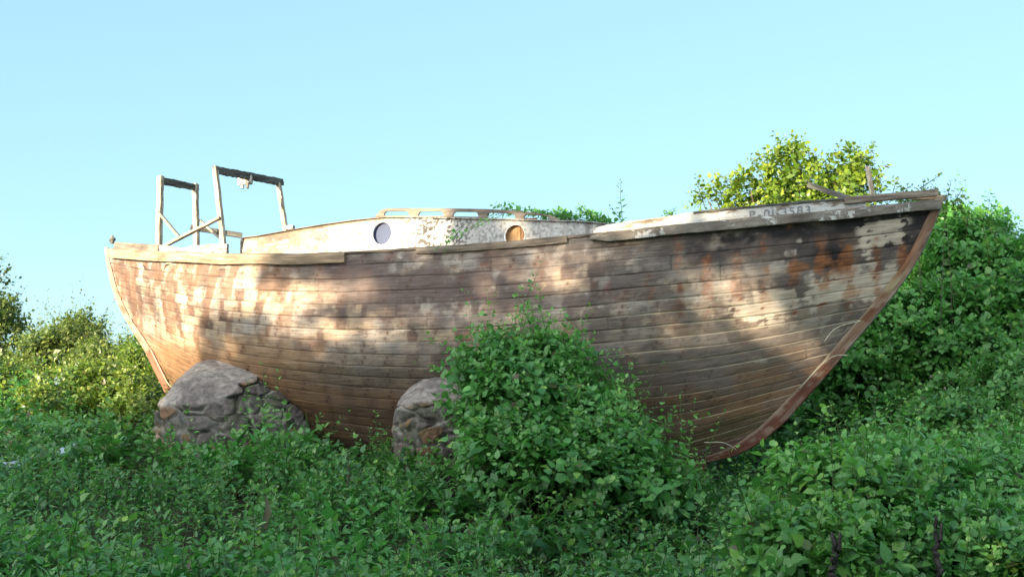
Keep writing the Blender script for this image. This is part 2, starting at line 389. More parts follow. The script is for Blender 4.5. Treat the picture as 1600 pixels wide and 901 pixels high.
# red-brown bottom paint remains, lower half
vb = V_+.10*(n1-.5)+.04*(n2-.5)
redz = sstep(.38, .48, vb)*(1-sstep(.68, .75, vb))
col = mx(col, C(.24, .145, .095), redz*.72)
col = mx(col, C(.33, .19, .095), redz*sstep(.45, .65, nl)*.6)
col = mx(col, C(.24, .20, .18), redz*bowness*sstep(.48, .64, n2)*.6)
olive = sstep(.64, .70, vb)*(1-sstep(.80, .82, V_))
col = mx(col, C(.135, .095, .05), olive*.85); col = mx(col, C(.10, .095, .045), olive*sstep(.5, .7, nl)*.6)
bott = sstep(.805, .815, V_)
col = mx(col, C(.17, .085, .075), bott*.85); col = mx(col, C(.33, .29, .28), bott*sstep(.52, .70, n4*.5+n2*.5)*.7)
# dark weather stains over the middle and the bow, with one spot of painted shade
st = sstep(.50, .72, fbm(A_*1.1, gir*2.2, 51, 5)+.10*bowness*(1-low))*(1-.6*low)
col = mx(col, C(.115, .085, .078), sstep(.25, .75, st+.5*(n4-.5)+.3*(n3-.5))*.8*(1-.45*sternw))
col = mx(col, C(.085, .07, .068), sp(535, 420, 95, 24, 3)*.9*(.5+n2)+sp(720, 455, 120, 45)*.35*n2)  # long spot aft of amidships paints shade as well as stain
# vertical rust and tannin marks under the fastenings, at every frame
vst = sstep(.3, .7, np.exp(-((dcol+.05*(n4-.5))/(.035+.07*hsh((colk*13+SK*5).astype(int), 61)))**2)*(.5+n3))*(hsh((colk*19+SK*23).astype(int), 62) > .40)*(.45+.55*sstep(.36, .5, fbm(A_*1.2, gir*1.5, 60, 3)))
col = mx(col, C(.11, .072, .060), vst*(1-.8*bowness)*.88*(1-.6*low))
topb = bowness*(1-sstep(470, 520, PY))
col = mx(col, C(.30, .25, .21), topb*.35)
soot = topb*sstep(.46, .66, fbm(A_*1.8, gir*2.6, 63, 4))*(1-sstep(400, 470, PY-(1476-PX)*-.03))
col = mx(col, C(.045, .042, .045), np.clip(soot*.85, 0, 1))
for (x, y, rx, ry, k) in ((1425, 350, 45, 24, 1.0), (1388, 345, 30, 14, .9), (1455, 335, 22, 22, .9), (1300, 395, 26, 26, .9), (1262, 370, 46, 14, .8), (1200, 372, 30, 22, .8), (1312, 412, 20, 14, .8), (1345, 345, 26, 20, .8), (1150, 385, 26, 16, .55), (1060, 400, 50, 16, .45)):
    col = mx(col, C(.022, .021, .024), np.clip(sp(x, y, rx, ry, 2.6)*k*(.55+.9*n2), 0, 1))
rcol = np.exp(-(dcol/.060)**2)*bowness*sstep(.30, .52, vnoise(colk*4.1+3, gir*4.0, 64))*sstep(345, 395, PY)*(1-sstep(470, 520, PY))
col = mx(col, C(.23, .085, .035), np.clip(sstep(.25, .6, rcol*(.4+1.1*n4))*.85, 0, 1))
orng = topb*sp(1320, 435, 140, 42)*sstep(.40, .62, n2)
col = mx(col, C(.31, .135, .055), sstep(.2, .6, orng+.6*(n4-.5))*.8)
# pale remains of paint: fragments that end at board edges
frag = (n4*.55+n2*.45); frag3 = .5*fbm(A_*16, gir*7, 46, 4)+.3*n4+.25*n3+.25*hsh(board, 47)
for (x, y, rx, ry, k) in ((1362, 382, 13, 22, 1.), (1397, 358, 15, 20, .9), (1388, 380, 12, 14, .6), (1346, 455, 60, 18, 1.), (1392, 445, 22, 14, 1.), (1216, 478, 22, 18, 1.), (1172, 488, 18, 12, .9), (1272, 486, 9, 9, .8), (1120, 500, 7, 12, .7), (1225, 415, 18, 12, .8), (1290, 440, 16, 10, .8), (1188, 561, 13, 7, .9), (1205, 475, 45, 22, .45), (1240, 395, 12, 8, .8), (1060, 470, 20, 8, .5), (1130, 445, 22, 8, .6), (1095, 545, 26, 7, .5)):
    col = mx(col, C(.50, .44, .38)*(.9+.15*nb[..., None]), sstep(.50, .60, sp(x+6*(n4-.5)+8*(nb-.5), y, rx, ry, 5)*k*(.18+1.0*frag3))*.92)
for (x, y, rx, ry) in ((1090, 575, 60, 20), (1190, 580, 40, 12), (960, 560, 50, 30)):
    col = mx(col, C(.30, .29, .30), sp(x, y, rx, ry)*sstep(.4, .65, n2)*.55)
chips = sstep(.63, .69, n4)*sstep(.54, .64, n1)*(1-low)
col = mx(col, C(.50, .45, .38), chips*.55)
cell = (np.floor(A_/FS).astype(int)*37+SK*11) % 599
zone = np.clip(.30*sp(1290, 430, 160, 75, 4)+.06*(1-low)+.10*sp(560, 450, 120, 50, 3), 0, 1)
pm = sstep(.030, .075, np.abs(dcol)+.10*(n4-.5)+.08*(n3-.5)+.04*(hsh(cell, 98)-.5))*(hsh(cell, 91) < zone)*sstep(.40, .47, frag3*(.7+.5*hsh(cell, 92))-.06*((FR-.5)*2)**2)
col = mx(col, C(.47, .42, .37)*(.75+.45*hsh(cell, 93)[..., None]), pm*(.35+.5*hsh(cell, 99)))
bl = sstep(.50, .58, fbm(A_*2.2, gir*6, 94, 6)+.05*(hsh(board, 95)-.5))*(1-low)
col = mx(col, C(.34, .32, .30), bl*.5)
speck = sstep(.79, .83, fbm(A_*38, gir*46, 96, 2))
col = mx(col, C(.05, .04, .035), speck*.6)
scr = sstep(.74, .80, fbm(A_*6, gir*75, 97, 3))
col = mx(col, C(.09, .065, .05), scr*.6)
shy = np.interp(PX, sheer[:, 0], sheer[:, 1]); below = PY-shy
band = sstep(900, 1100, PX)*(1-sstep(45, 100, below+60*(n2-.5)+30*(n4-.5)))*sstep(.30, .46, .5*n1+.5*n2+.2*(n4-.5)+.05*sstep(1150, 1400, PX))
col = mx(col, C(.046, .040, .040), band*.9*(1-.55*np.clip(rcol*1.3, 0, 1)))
mot = sstep(.47, .60, .6*fbm(A_*4.2, gir*1.9+SK*.35, 79, 4)+.4*n4)*(1-low)*sstep(430, 560, PX)
col = mx(col, C(.105, .085, .08), mot*.72)
sm = sp(1090, 560, 190, 60, 4)*sstep(.35, .6, n2)
col = mx(col, C(.20, .168, .155), sm*.6)
mband = sp(690, 450, 190, 60, 4)*sstep(.44, .56, .5*n2+.3*n4+.3*nl)
col = mx(col, C(.125, .095, .088), mband*.9)
qst = sp(255, 440, 90, 62, 4)*sstep(.44, .54, .6*fbm(A_*9+gir*3, gir*4, 78, 5)+.4*n4)
col = mx(col, C(.13, .085, .066), qst*.8)
# red lead flecks
col = mx(col, C(.20, .06, .05), sstep(.74, .82, fbm(A_*7, gir*9, 71, 4))*.3*(1-low*.5))
# stern quarter: brown run marks, orange wood low down
col = mx(col, C(.17, .10, .07), sternw*sstep(.50, .62, fbm(A_*7+gir*2.5, gir*3.2, 72, 4))*(1-sstep(500, 560, PY))*.8)
col = mx(col, C(.42, .235, .11), sternw*sstep(505, 565, PY+20*(n2-.5))*.55)
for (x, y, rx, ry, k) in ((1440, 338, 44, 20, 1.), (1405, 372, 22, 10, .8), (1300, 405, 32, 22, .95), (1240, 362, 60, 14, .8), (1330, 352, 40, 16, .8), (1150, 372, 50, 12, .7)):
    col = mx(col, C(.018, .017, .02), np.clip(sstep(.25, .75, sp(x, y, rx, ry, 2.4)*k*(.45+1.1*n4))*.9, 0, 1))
for (x, y, rx, ry) in ((1350, 452, 56, 15), (1395, 437, 30, 14), (1216, 478, 24, 17), (1170, 487, 20, 11), (1362, 384, 13, 20), (1396, 358, 14, 14), (1290, 462, 26, 8)):
    col = mx(col, C(.56, .49, .41)*(.8+.4*n2[..., None]), sstep(.36, .46, sp(x, y, rx*1.25, ry*1.25, 2.6)*.55+2.0*(frag3-.52)+.5*(n3-.5)-.25*seamw)*sp(x, y, rx*1.9, ry*1.9, 6)*.9)
orz = sstep(.25, .85, sp(1330, 425, 130, 34, 2)*.55+1.5*(n2-.5)+1.2*(n4-.5)+.35*np.exp(-(dcol/.07)**2)-.05)*sp(1330, 428, 170, 50, 4)
col = mx(col, C(.33, .135, .055), orz*.7)
# seams, nails
pale_seam = sstep(940, 1010, PX)*sstep(440, 490, PY)
dark = seamw*gap*.78
col = mx(col, C(.025, .02, .016), np.clip(dark*(1-pale_seam)+buttw*.35, 0, 1))
seam2 = np.exp(-(dist/.006)**2)*pale_seam*sstep(.30, .5, fbm(A_*1.7, SK*2.9, 73, 3))
col = mx(col, C(.40, .37, .28), np.clip(seam2*.9, 0, 1)); 
col = mx(col, C(.14, .07, .05), halo*nailvis*.45*(1-.5*low)*(1-bowness)); col = mx(col, C(.22, .10, .055), halo*nailvis*.4*topb)
col = mx(col, C(.03, .022, .02), nail*nailvis*.9*(1-topb)); col = mx(col, C(.42, .20, .10), nail*nailvis*.8*topb)
knot = .6*sstep(.86, .92, fbm(A_*4.3+9, gir*8, 75, 2))
col = mx(col, C(.05, .035, .028), knot*.8)
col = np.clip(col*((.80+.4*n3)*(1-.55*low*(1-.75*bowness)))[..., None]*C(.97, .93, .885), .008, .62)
uvh = np.stack([A_+board*2.31, gir+board*.77], -1)
# far side, coarser
Uf, Vf = np.meshgrid(np.linspace(0, 1, 160), np.linspace(0, 1, 64), indexing='ij'); af, bf, zf = hull(Uf, Vf); Pf = W(af, -bf, zf)
nA = P.shape[0]*P.shape[1]
allV = np.concatenate([P.reshape(-1, 3), Pf.reshape(-1, 3)])
allC = np.concatenate([col.reshape(-1, 3), np.tile(C(.24, .17, .12), (Pf.size//3, 1))*(.7+.6*fbm(af*2, zf*9, 3).reshape(-1, 1))])
allU = np.concatenate([uvh.reshape(-1, 2), np.stack([af, zf], -1).reshape(-1, 2)])
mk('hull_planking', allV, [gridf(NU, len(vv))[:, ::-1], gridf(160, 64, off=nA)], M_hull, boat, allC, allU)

# stem, keel and sternpost timbers
def timber(name, inner, outer, ti, to, colf, seed):
    n = len(inner); s = np.concatenate([[0], np.cumsum(np.linalg.norm(np.diff(outer, axis=0), axis=1))])
    prof = [(0, ti), (.25, lerp(ti, to, .2)), (.5, lerp(ti, to, .45)), (.75, lerp(ti, to, .8)), (.93, to), (1.0, to*.5), (1.0, -to*.5), (.93, -to), (.75, -lerp(ti, to, .8)), (.5, -lerp(ti, to, .45)), (.25, -lerp(ti, to, .2)), (0, -ti)]
    k = np.array([p[0] for p in prof]); b = np.array([p[1] for p in prof])
    AZ = inner[:, None]*(1-k)[None, :, None]+outer[:, None]*k[None, :, None]
    cfix = C(.72, .66, .62)
    jit = .012*(fbm(s[:, None]*6+0*k, np.arange(len(k))[None]*1.3+0*s[:, None], seed, 3)-.5)
    Pw = W(AZ[..., 0]+jit, b[None]+0*AZ[..., 0]+jit*.6, AZ[..., 1])
    uv = np.stack([np.broadcast_to(s[:, None], AZ.shape[:2]), np.broadcast_to(np.arange(len(k))*.035, AZ.shape[:2])], -1)
    cc = colf(s[:, None]/s[-1]+0*k[None], k[None]+0*s[:, None], s[:, None]+0*k[None])
    i = np.arange(len(k)); V = Pw.reshape(-1, 3); cc = cc*cfix if name != 'sternpost' else cc*.58
    return mk(name, V, [gridf(n, len(k))[:, ::-1], i[None], (i[::-1]+(n-1)*len(k))[None]], M_hull, boat, cc.reshape(-1, 3), uv.reshape(-1, 2), smooth=False)
def stemcol(t, k, s):
    c = np.zeros(t.shape+(3,))+C(.25, .17, .12); ns = fbm(s*3, k*3, 81, 4); ns2 = fbm(s*9, k*5, 82, 4)
    c = mx(c, C(.17, .085, .05), sstep(.45, .6, ns)*(t < .4)); c = mx(c, C(.16, .065, .045), sstep(.45, .6, t)*.9)
    c = mx(c, C(.36, .30, .24), sstep(.55, .68, ns2)*.6); c = mx(c, C(.19, .23, .20), sstep(.85, .98, k)*(1-sstep(.45, .6, t))*.9)
    c = mx(c, C(.38, .38, .24), np.exp(-((t-.265)/.03)**2)*(k < .6)*.8); c = mx(c, C(.36, .13, .05), np.exp(-((t-.19)/.07)**2)*(k < .5)*.5)
    c = mx(c, C(.45, .42, .32), (k < .15)*sstep(.3, .4, t)*.7); c = mx(c, C(.4, .36, .3), (t < .03)*.6)
    return c
timber('stem_timber', E1+np.array([-.02, 0]), EO, .062, .04, stemcol, 83)
def postcol(t, k, s):
    c = np.zeros(t.shape+(3,))+C(.42, .33, .24); ns = fbm(s*5, k*4, 84, 4)
    c = mx(c, C(.52, .44, .34), sstep(.5, .65, ns)); c = mx(c, C(.26, .11, .06), sstep(.52, .6, t)*.85); c = mx(c, C(.30, .10, .05), sstep(.58, .66, fbm(s*8, k*2, 85, 3))*.6); return c
so_px = pxc([(165, 386), (168, 410), (174, 440), (183, 468), (196, 497), (213, 524), (229, 550), (243, 580), (256, 606), (272, 645), (288, 675)]); EOs = cp(so_px[:, 0], so_px[:, 1])
timber('sternpost', E0+np.array([.02, 0]), EOs, .055, .04, postcol, 86)
kin = KK; kout = KK+np.array([0, -.16])
timber('keel', kin, kout, .07, .06, lambda t, k, s: np.zeros(t.shape+(3,))+C(.13, .06, .05), 87)

# rails and bulwarks that follow the sheer
def u_of_px(px):
    a, b, z = sheer_at(ug); X, _ = proj(W(a, b, z)); return np.interp(px, X, ug)
def shear_frame(u):
    a, b, z = sheer_at(u); Pq = W(a, b, z); T = norm(np.gradient(Pq, axis=0)); O = norm(np.cross(T, Z3)); O = O*np.sign((O @ N3))[:, None]; Bz = norm(np.cross(O, T)); Bz = Bz*np.sign(Bz[:, 2:3]); return Pq, T, O, Bz
def rail(name, px0, px1, out, drop, th, ht, mat, seed, rough=.005, label=None, taper=None):
    u = np.linspace(u_of_px(px0), u_of_px(px1), max(12, int(abs(px1-px0)/5))); Pq, T, O, Bz = shear_frame(u)
    h = np.full(len(u), ht)*(1 if taper is None else taper(np.linspace(0, 1, len(u))))
    Pq = Pq+O*out+Bz*drop+Bz*(.0035*np.sin(u*60+seed))[:, None]
    V, f, uv = sweep(Pq, O, Bz, th, h, rough, seed)
    o = mk(name, V, f, mat, boat, uv=uv, smooth=False)
    if label: o['label'] = label
    return o
rail('rubbing_strake', 174, 541, .022, -.060, .05, .115, M_tan, 3, .006, 'sun bleached tan rubbing strake along the stern')
rail('rubbing_strake', 652, 886, .016, -.030, .045, .075, M_grey, 5, .006, 'short dark grey length of rubbing strake amidships')
rail('rubbing_strake', 922, 1463, .030, -.048, .06, .100, M_peelg, 7, .006, 'long worn rubbing strake with white paint along the bow', taper=lambda t: np.clip(.25+t*14, 0, 1))
rail('covering_board', 178, 1455, -.05, -.005, .14, .03, M_grey, 9, .004)
def bulwark(name, px0, px1, line, inset, th, mat, seed, bottom=-.03, rough=.004, lean=0, label=None, ragged=0):
    line = np.asarray(line, float)
    u = np.linspace(u_of_px(px0), u_of_px(px1), max(14, int(abs(px1-px0)/4))); a, b, z = sheer_at(u); b = b-inset; zt = solve_z(a, b, line[:, 0], line[:, 1])
    zt = zt - ragged*np.clip(fbm(a*9, a*0+seed, seed, 4)-.45, 0, 1)
    Pq, T, O, Bz = shear_frame(u); zb = z+bottom
    P0 = W(a, b, (zt+zb)/2); hh = zt-zb
    V, f, uv = sweep(P0, O, np.tile(Z3, (len(u), 1)), th, hh, rough, seed, 3, 8)
    o = mk(name, V, f, mat, boat, uv=uv, smooth=False)
    if label: o['label'] = label
    return o
bulwark('bulwark', 178, 246, [(170, 377), (184, 378.5), (250, 382.5), (300, 384)], .035, .04, M_grey, 11, label='low grey bulwark board at the stern')
bulwark('bulwark', 244, 352, [(240, 382), (268, 383), (282, 387), (292, 387), (300, 383), (330, 381), (345, 381), (360, 380)], .05, .035, M_peel, 12, ragged=.03, label='broken white bulwark board beside the posts')
bow_top = [(920, 362), (932, 356), (950, 351), (990, 345), (1030, 339.5), (1080, 332), (1150, 324.5), (1250, 315.5), (1350, 307), (1460, 297.5), (1480, 296)]
M_bowp = wood_mat('chalky_white_bulwark', (.13, .105, .08), (.34, .28, .22), (.50, .50, .48), .455, 6)
bulwark('bulwark', 926, 1352, bow_top, .045, .035, M_bowp, 13, ragged=.015, label='peeling white bulwark with a painted number at the bow')
cap = [(x, y+0) for x, y in bow_top]
def caprail(px0, px1, th, ht, mat, seed, dz=0, inset=.05):
    u = np.linspace(u_of_px(px0), u_of_px(px1), max(10, int((px1-px0)/5))); a, b, z = sheer_at(u); b = np.maximum(b-inset, .01)
    zt = solve_z(a, b, np.array(bow_top)[:, 0], np.array(bow_top)[:, 1]); Pq, T, O, Bz = shear_frame(u)
    V, f, uv = sweep(W(a, b, zt-ht/2+dz), O, np.tile(Z3, (len(u), 1)), th, ht, .006, seed)
    return mk('cap_rail', V, f, mat, boat, uv=uv, smooth=False)
caprail(1082, 1326, .075, .022, M_dgrey, 15, .004)
caprail(1318, 1464, .085, .075, M_grey, 16, .01, .03)
# bow breast piece behind the stem head
beam('breast_hook', at(1425, 309, 11.75), at(1476, 309, 11.5), .10, .05, M_tan, boat, seed=17)

# deck
ud = np.linspace(.01, .985, 90); ad, bd, zd = sheer_at(ud); td = np.linspace(-1, 1, 13)
Pd = W(ad[:, None]+0*td, bd[:, None]*td[None]*.985, zd[:, None]-.03+.05*(1-td[None]**2))
mk('deck', Pd.reshape(-1, 3), [gridf(90, 13)], M_deck, boat, uv=np.stack([ad[:, None]+0*td, bd[:, None]*td[None]], -1).reshape(-1, 2))

# cabin
top_line = np.array([(340, 372), (352, 371.5), (372, 370), (400, 366.5), (450, 357.5), (500, 349), (550, 342), (600, 337), (700, 338.5), (800, 341), (900, 343.5), (930, 345.5), (955, 349), (975, 350)], float)
def cab_b(u): return np.minimum(.90, np.maximum(sheer_at(u)[1]-.28, .05))
u0c, u1c = u_of_px(351), u_of_px(945)
uc = np.linspace(u0c, u1c, 420); ac = sheer_at(uc)[0]; bc = cab_b(uc); bc = bc*np.interp(uc, [u0c, u0c+.02, u1c-.05, u1c], [1, 1, 1, .86]); ztc = solve_z(ac, bc, top_line[:, 0], top_line[:, 1]); zbc = sheer_at(uc)[2]-.10
Ocab = norm(np.cross(norm(np.gradient(W(ac, bc, ztc), axis=0)), Z3)); Ocab = Ocab*np.sign(Ocab @ N3)[:, None]
def flip(o):
    import bmesh
    b = bmesh.new(); b.from_mesh(o.data); bmesh.ops.recalc_face_normals(b, faces=b.faces); b.to_mesh(o.data); b.free()
def cabin_side(sgn, holes):
    nz = 56; t = np.linspace(0, 1, nz); th = .035
    zz = lerp(zbc[:, None], ztc[:, None], t[None]); lean = -.06*t[None]
    def lay(off):
        return W(ac[:, None]+0*t, sgn*(bc[:, None]+lean-off), zz)
    Vo, Vi = lay(0), lay(th); n = len(ac)
    V = np.concatenate([Vo.reshape(-1, 3), Vi.reshape(-1, 3)]); k = n*nz
    fo = gridf(n, nz); fi = gridf(n, nz, off=k)[:, ::-1]
    i = np.arange(n-1); j = np.arange(nz-1)
    top = np.stack([i*nz+nz-1, i*nz+nz-1+k, (i+1)*nz+nz-1+k, (i+1)*nz+nz-1], 1); bot = np.stack([(i+1)*nz, (i+1)*nz+k, i*nz+k, i*nz], 1)
    e0 = np.stack([j, j+k, j+1+k, j+1], 1); o_ = (n-1)*nz; e1 = np.stack([o_+j+1, o_+j+1+k, o_+j+k, o_+j], 1)
    fs = [fo, fi, top, bot, e0, e1]
    if sgn < 0: fs = [f[:, ::-1] for f in fs]
    uv = np.stack([np.concatenate([(ac[:, None]+0*t).ravel()]*2), np.concatenate([zz.ravel()]*2)], -1)
    bx = np.concatenate([(ac[:, None]+0*t).ravel()]*2); pxv, pyv = proj(V)
    # paint: R = how much is gone; near the aft end large bare areas, amidships many small dark chips
    x = bx; z_ = np.concatenate([zz.ravel()]*2)
    f1 = fbm(x*3, z_*6, 91, 5); f2 = fbm(x*40, z_*40, 92, 3); f3 = fbm(x*9, z_*34, 93, 4); f4 = fbm(x*60, z_*45, 94, 3)
    aft = 1-sstep(440, 560, pxv); chipz = sstep(590, 660, pxv)
    c = np.zeros((len(x), 3))+C(.43, .405, .35); c = mx(c, C(.40, .395, .375), chipz*.8)
    c = mx(c, C(.40, .37, .33), sstep(.45, .7, f1)*chipz*.6)
    bare = np.clip(sstep(.475, .52, f1*.75+f3*.25)*aft+.9*(1-sstep(.03, .06, np.concatenate([((1-t)[None]*(ztc-zbc)[:, None]).ravel()]*2)+.05*(f1-.5)))*(1-chipz), 0, 1)
    c = mx(c, C(.20, .145, .095), bare*.9)
    c = mx(c, C(.33, .26, .19), np.exp(-(((pxv-435)/42)**2+((pyv-386)/8)**2))*sstep(.35, .5, f3))
    ch = sstep(.525, .555, f2*.6+f4*.4+.10*(f1-.5))*chipz*(1-.5*sstep(700, 760, pxv)); c = mx(c, C(.07, .06, .05), ch*.95)
    ch2 = sstep(.59, .63, f2*.6+f4*.4)*(1-chipz); c = mx(c, C(.18, .13, .09), ch2*.8)
    c = mx(c, C(.12, .11, .10), sstep(.5, .62, fbm(x*16, z_*3, 95, 4))*sstep(865, 920, pxv)*.7)
    c = mx(c, C(.16, .15, .13), sstep(.52, .66, fbm(x*20, z_*2.5, 96, 4))*sstep(690, 800, pxv)*.35)
    c = mx(c, C(.2, .14, .1), np.exp(-((pyv-374.5-.0*pxv)/.9)**2)*(pxv < 582)*(pxv > 490)*.8)
    o = mk('cabin_side', V, fs, M_cab, boat, c, uv, smooth=False)
    for (hx, hy, rr) in holes:
        aa, zc = cp(np.array(hx, float), np.array(hy, float), .88)
        ob = W(aa, .84, zc)
        th_ = np.linspace(0, 2*pi, 48, endpoint=False); ring = rr*(np.cos(th_)[:, None]*E3+np.sin(th_)[:, None]*Z3*1.1)
        cv = np.concatenate([ob+N3*.3+ring, ob-N3*.3+ring]); q = np.arange(48); q2 = (q+1) % 48
        flip(o)
        cut = mk('cutter', cv, [np.stack([q, q2, q2+48, q+48], 1), q[None, ::-1], (q+48)[None]], None); flip(cut)
        md = o.modifiers.new('b', 'BOOLEAN'); md.operation = 'DIFFERENCE'; md.object = cut; md.solver = 'EXACT'
        bpy.context.view_layer.update(); dg = bpy.context.evaluated_depsgraph_get()
        me = bpy.data.meshes.new_from_object(o.evaluated_get(dg)); o.modifiers.clear(); o.data = me; bpy.data.objects.remove(cut)
    return o
M_cab = attr_mat('flaking_cabin_paint', .8, (6, 22), .004, .3, .12)
PORT = [(595.5, 364, .118), (803.5, 368, .112)]
cs = cabin_side(1, PORT); cs2 = cabin_side(-1, [])
# panels seen through the port holes
for (hx, hy, rr), m_, ofs, nm in ((PORT[0], M_bluepanel, .055, 'blue grey board behind the aft porthole'), (PORT[1], M_tan, .07, 'sunlit tan board behind the forward porthole')):
    aa, zc = cp(np.array(hx, float), np.array(hy, float), .88); c0 = W(aa, .85-ofs, zc)
    if m_ is M_tan:
        o = beam('porthole_board', c0-Z3*.22-E3*.06, c0+Z3*.2-E3*.06, .012, .20, wood_mat('orange_board', (.34, .19, .09), (.56, .36, .18)), boat, up=E3, seed=21, rough=.001); o['label'] = nm
        o = beam('porthole_board', c0-Z3*.22+E3*.135-N3*.006, c0+Z3*.2+E3*.135-N3*.006, .012, .188, wood_mat('brown_board', (.17, .09, .05), (.34, .20, .11)), boat, up=E3, seed=22, rough=.001)
    else:
        o = beam('porthole_board', c0-Z3*.2, c0+Z3*.2, .012, .34, m_, boat, up=E3, seed=23, rough=.0005); o['label'] = nm
# roof with camber
nr = 15; tr = np.linspace(-1, 1, nr); br = bc-.03
Pr = W(ac[:, None]+0*tr, br[:, None]*tr[None], ztc[:, None]-.012+.035*(1-tr[None]**2)*np.interp(uc, [u0c, u0c+.05], [.2, 1])[:, None])
rf = mk('cabin_roof', Pr.reshape(-1, 3), [gridf(len(ac), nr)], M_deck, boat, uv=np.stack([ac[:, None]+0*tr, br[:, None]*tr], -1).reshape(-1, 2))
fb = np.linspace(-1, 1, 9); Pe = np.stack([W(ac[-1]+.0*fb, bc[-1]*fb, zbc[-1]+0*fb), W(ac[-1]+0*fb, bc[-1]*fb, ztc[-1]-.015+.03*(1-fb**2))]); mk('cabin_front', Pe.reshape(-1, 3), [gridf(2, 9)], M_peel, boat, uv=np.stack([np.tile(fb, 2), np.repeat([0, .3], 9)], -1))
Pe = np.stack([W(ac[0]+.01+0*fb, bc[0]*fb, zbc[0]+0*fb), W(ac[0]+.01+0*fb, bc[0]*fb, ztc[0]-.005+0*fb)]); mk('cabin_back', Pe.reshape(-1, 3), [gridf(2, 9)], M_peel, boat, uv=np.stack([np.tile(fb, 2), np.repeat([0, .3], 9)], -1))
# hand rail with slots: a flat board drawn in its own plane
def handrail():
    cu = bpy.data.curves.new('hr', 'CURVE'); cu.dimensions = '2D'; cu.fill_mode = 'BOTH'; cu.extrude = .014; cu.resolution_u = 6
    b = .80
    def poly(pts):
        q = [cp(np.array(x, float), np.array(y, float), b) for x, y in pts]; s = cu.splines.new('POLY'); s.points.add(len(q)-1); s.use_cyclic_u = True
        for p_, (a_, z_) in zip(s.points, q): p_.co = (a_-Ahr, z_-Zhr, 0, 1)
    Ahr, Zhr = cp(np.array(740.), np.array(336.), b)
    poly([(587, 338), (592, 333), (597, 328), (604, 325.8), (640, 325.6), (700, 325.8), (760, 326.8), (800, 329), (840, 333), (862, 336.8), (872, 341), (875, 347), (866, 347), (800, 346.5), (700, 344), (600, 342), (588, 340)])
    def slot(x0, x1, y0, y1, s0=0):
        w = min((x1-x0)/2, 6); yb = y1; pts = []
        for k in range(7): a_ = pi/2*k/6; pts.append((x0+w-w*math.cos(a_), y0+(y1-y0)*(1-math.sin(a_))))
        for k in range(7): a_ = pi/2*k/6; pts.append((x1-w+w*math.sin(a_), y0+s0+(y1-y0)*(1-math.cos(a_))))
        poly(pts)
    slot(600.5, 640, 330, 337); slot(654, 694, 330.2, 337.6); slot(708, 748, 330.8, 338.4, .4); slot(761, 806, 332.2, 340.4, 1.6); slot(819, 858, 335, 342.6, 2.2)
    ob = bpy.data.objects.new('hr', cu); COL.objects.link(ob); bpy.context.view_layer.update()
    me = bpy.data.meshes.new_from_object(ob.evaluated_get(bpy.context.evaluated_depsgraph_get())); bpy.data.objects.remove(ob)
    n = len(me.vertices); c = np.zeros(n*3); me.vertices.foreach_get('co', c); c = c.reshape(-1, 3)
    V = W(c[:, 0]+Ahr, b+c[:, 2], c[:, 1]+Zhr); fs = {}
    for p_ in me.polygons: fs.setdefault(len(p_.vertices), []).append(list(p_.vertices))
    mk('hand_rail', V, [np.array(x) for x in fs.values()], M_grey, boat, uv=np.stack([c[:, 0], c[:, 1]], -1), smooth=False)
    bpy.data.meshes.remove(me)
handrail()
# coaming plank and the horizontal boards aft of the cabin
P1 = lambda px, py, b: (lambda q: W(q[0], b, q[1]))(cp(np.array(px, float), np.array(py, float), b))
beam('deck_beam', P1(298, 355, -.2), P1(378, 368, -.5), .05, .07, M_dgrey, boat, seed=31)

# the two upright timber frames aft
def gantry(n1, n2, f1, f2, bn, bf, wn, hb, nm, seed, over=.0):
    g = bpy.data.objects.new('timber_frame', None); COL.objects.link(g); g.parent = boat; pb = P1(*n1, bn); g.location = pb-boat_loc; g['label'] = nm
    p0, p1 = P1(*n1, bn), P1(*n2, bn); q0, q1 = P1(*f1, bf), P1(*f2, bf)
    beam('post', p0-Z3*.15, p1, wn, wn*1.2, M_post, g, up=N3, seed=seed, rough=.006); beam('post', q0-Z3*.15, q1, wn, wn*1.1, M_post, g, up=N3, seed=seed+1, rough=.006)
    return g, p1, q1
g1, p1, q1 = gantry((248, 383), (251, 275), (308, 380), (305, 287), .52, -.22, .062, .1, 'aftermost post frame with a narrow dark crossbeam', 41)
d = norm(q1-p1); dn = Z3*-.055
beam('crossbeam', P1(255, 283, .47), P1(309, 293.5, -.28), .05, .085, M_dgrey, g1, seed=43, rough=.012)
g2, p2, q2 = gantry((352, 384), (336, 260), (449, 358), (434, 280), .66, -.74, .055, .1, 'larger post frame with a long dark crossbeam', 45)
beam('crossbeam', P1(334, 265, .69), P1(441, 285, -.84), .055, .09, M_dgrey, g2, seed=47, rough=.016)
hb = P1(383, 285, -.05)
o = beam('hanging_block', hb+Z3*.085, hb-Z3*.03, .21, .03, M_peel, g2, up=N3+E3*.001, seed=48, rough=.006); 
beam('hanging_block_lug', hb-Z3*.01-N3*.03-E3*.055, hb-Z3*.07-N3*.03-E3*.055, .03, .06, M_peel, g2, up=E3*.3+N3, seed=49, rough=.004)
beam('hanging_block_lug', hb-Z3*.01+N3*.03+E3*.055, hb-Z3*.085+N3*.03+E3*.055, .03, .06, M_peel, g2, up=E3*.3+N3, seed=50, rough=.004)
beam('brace', P1(246, 329, .56), P1(282, 372, .58), .025, .055, M_post, g1, up=N3, seed=51)
beam('brace', P1(258, 384, .62), P1(344, 340, .70), .03, .065, M_post, g1, up=N3, seed=52)
beam('brace', P1(312, 344, -.26), P1(344, 372, -.3), .025, .05, M_post, g1, up=N3, seed=53)
beam('post_chock', P1(446, 356, -.70), P1(459, 355, -.70), .07, .05, M_peel, g2, seed=54)
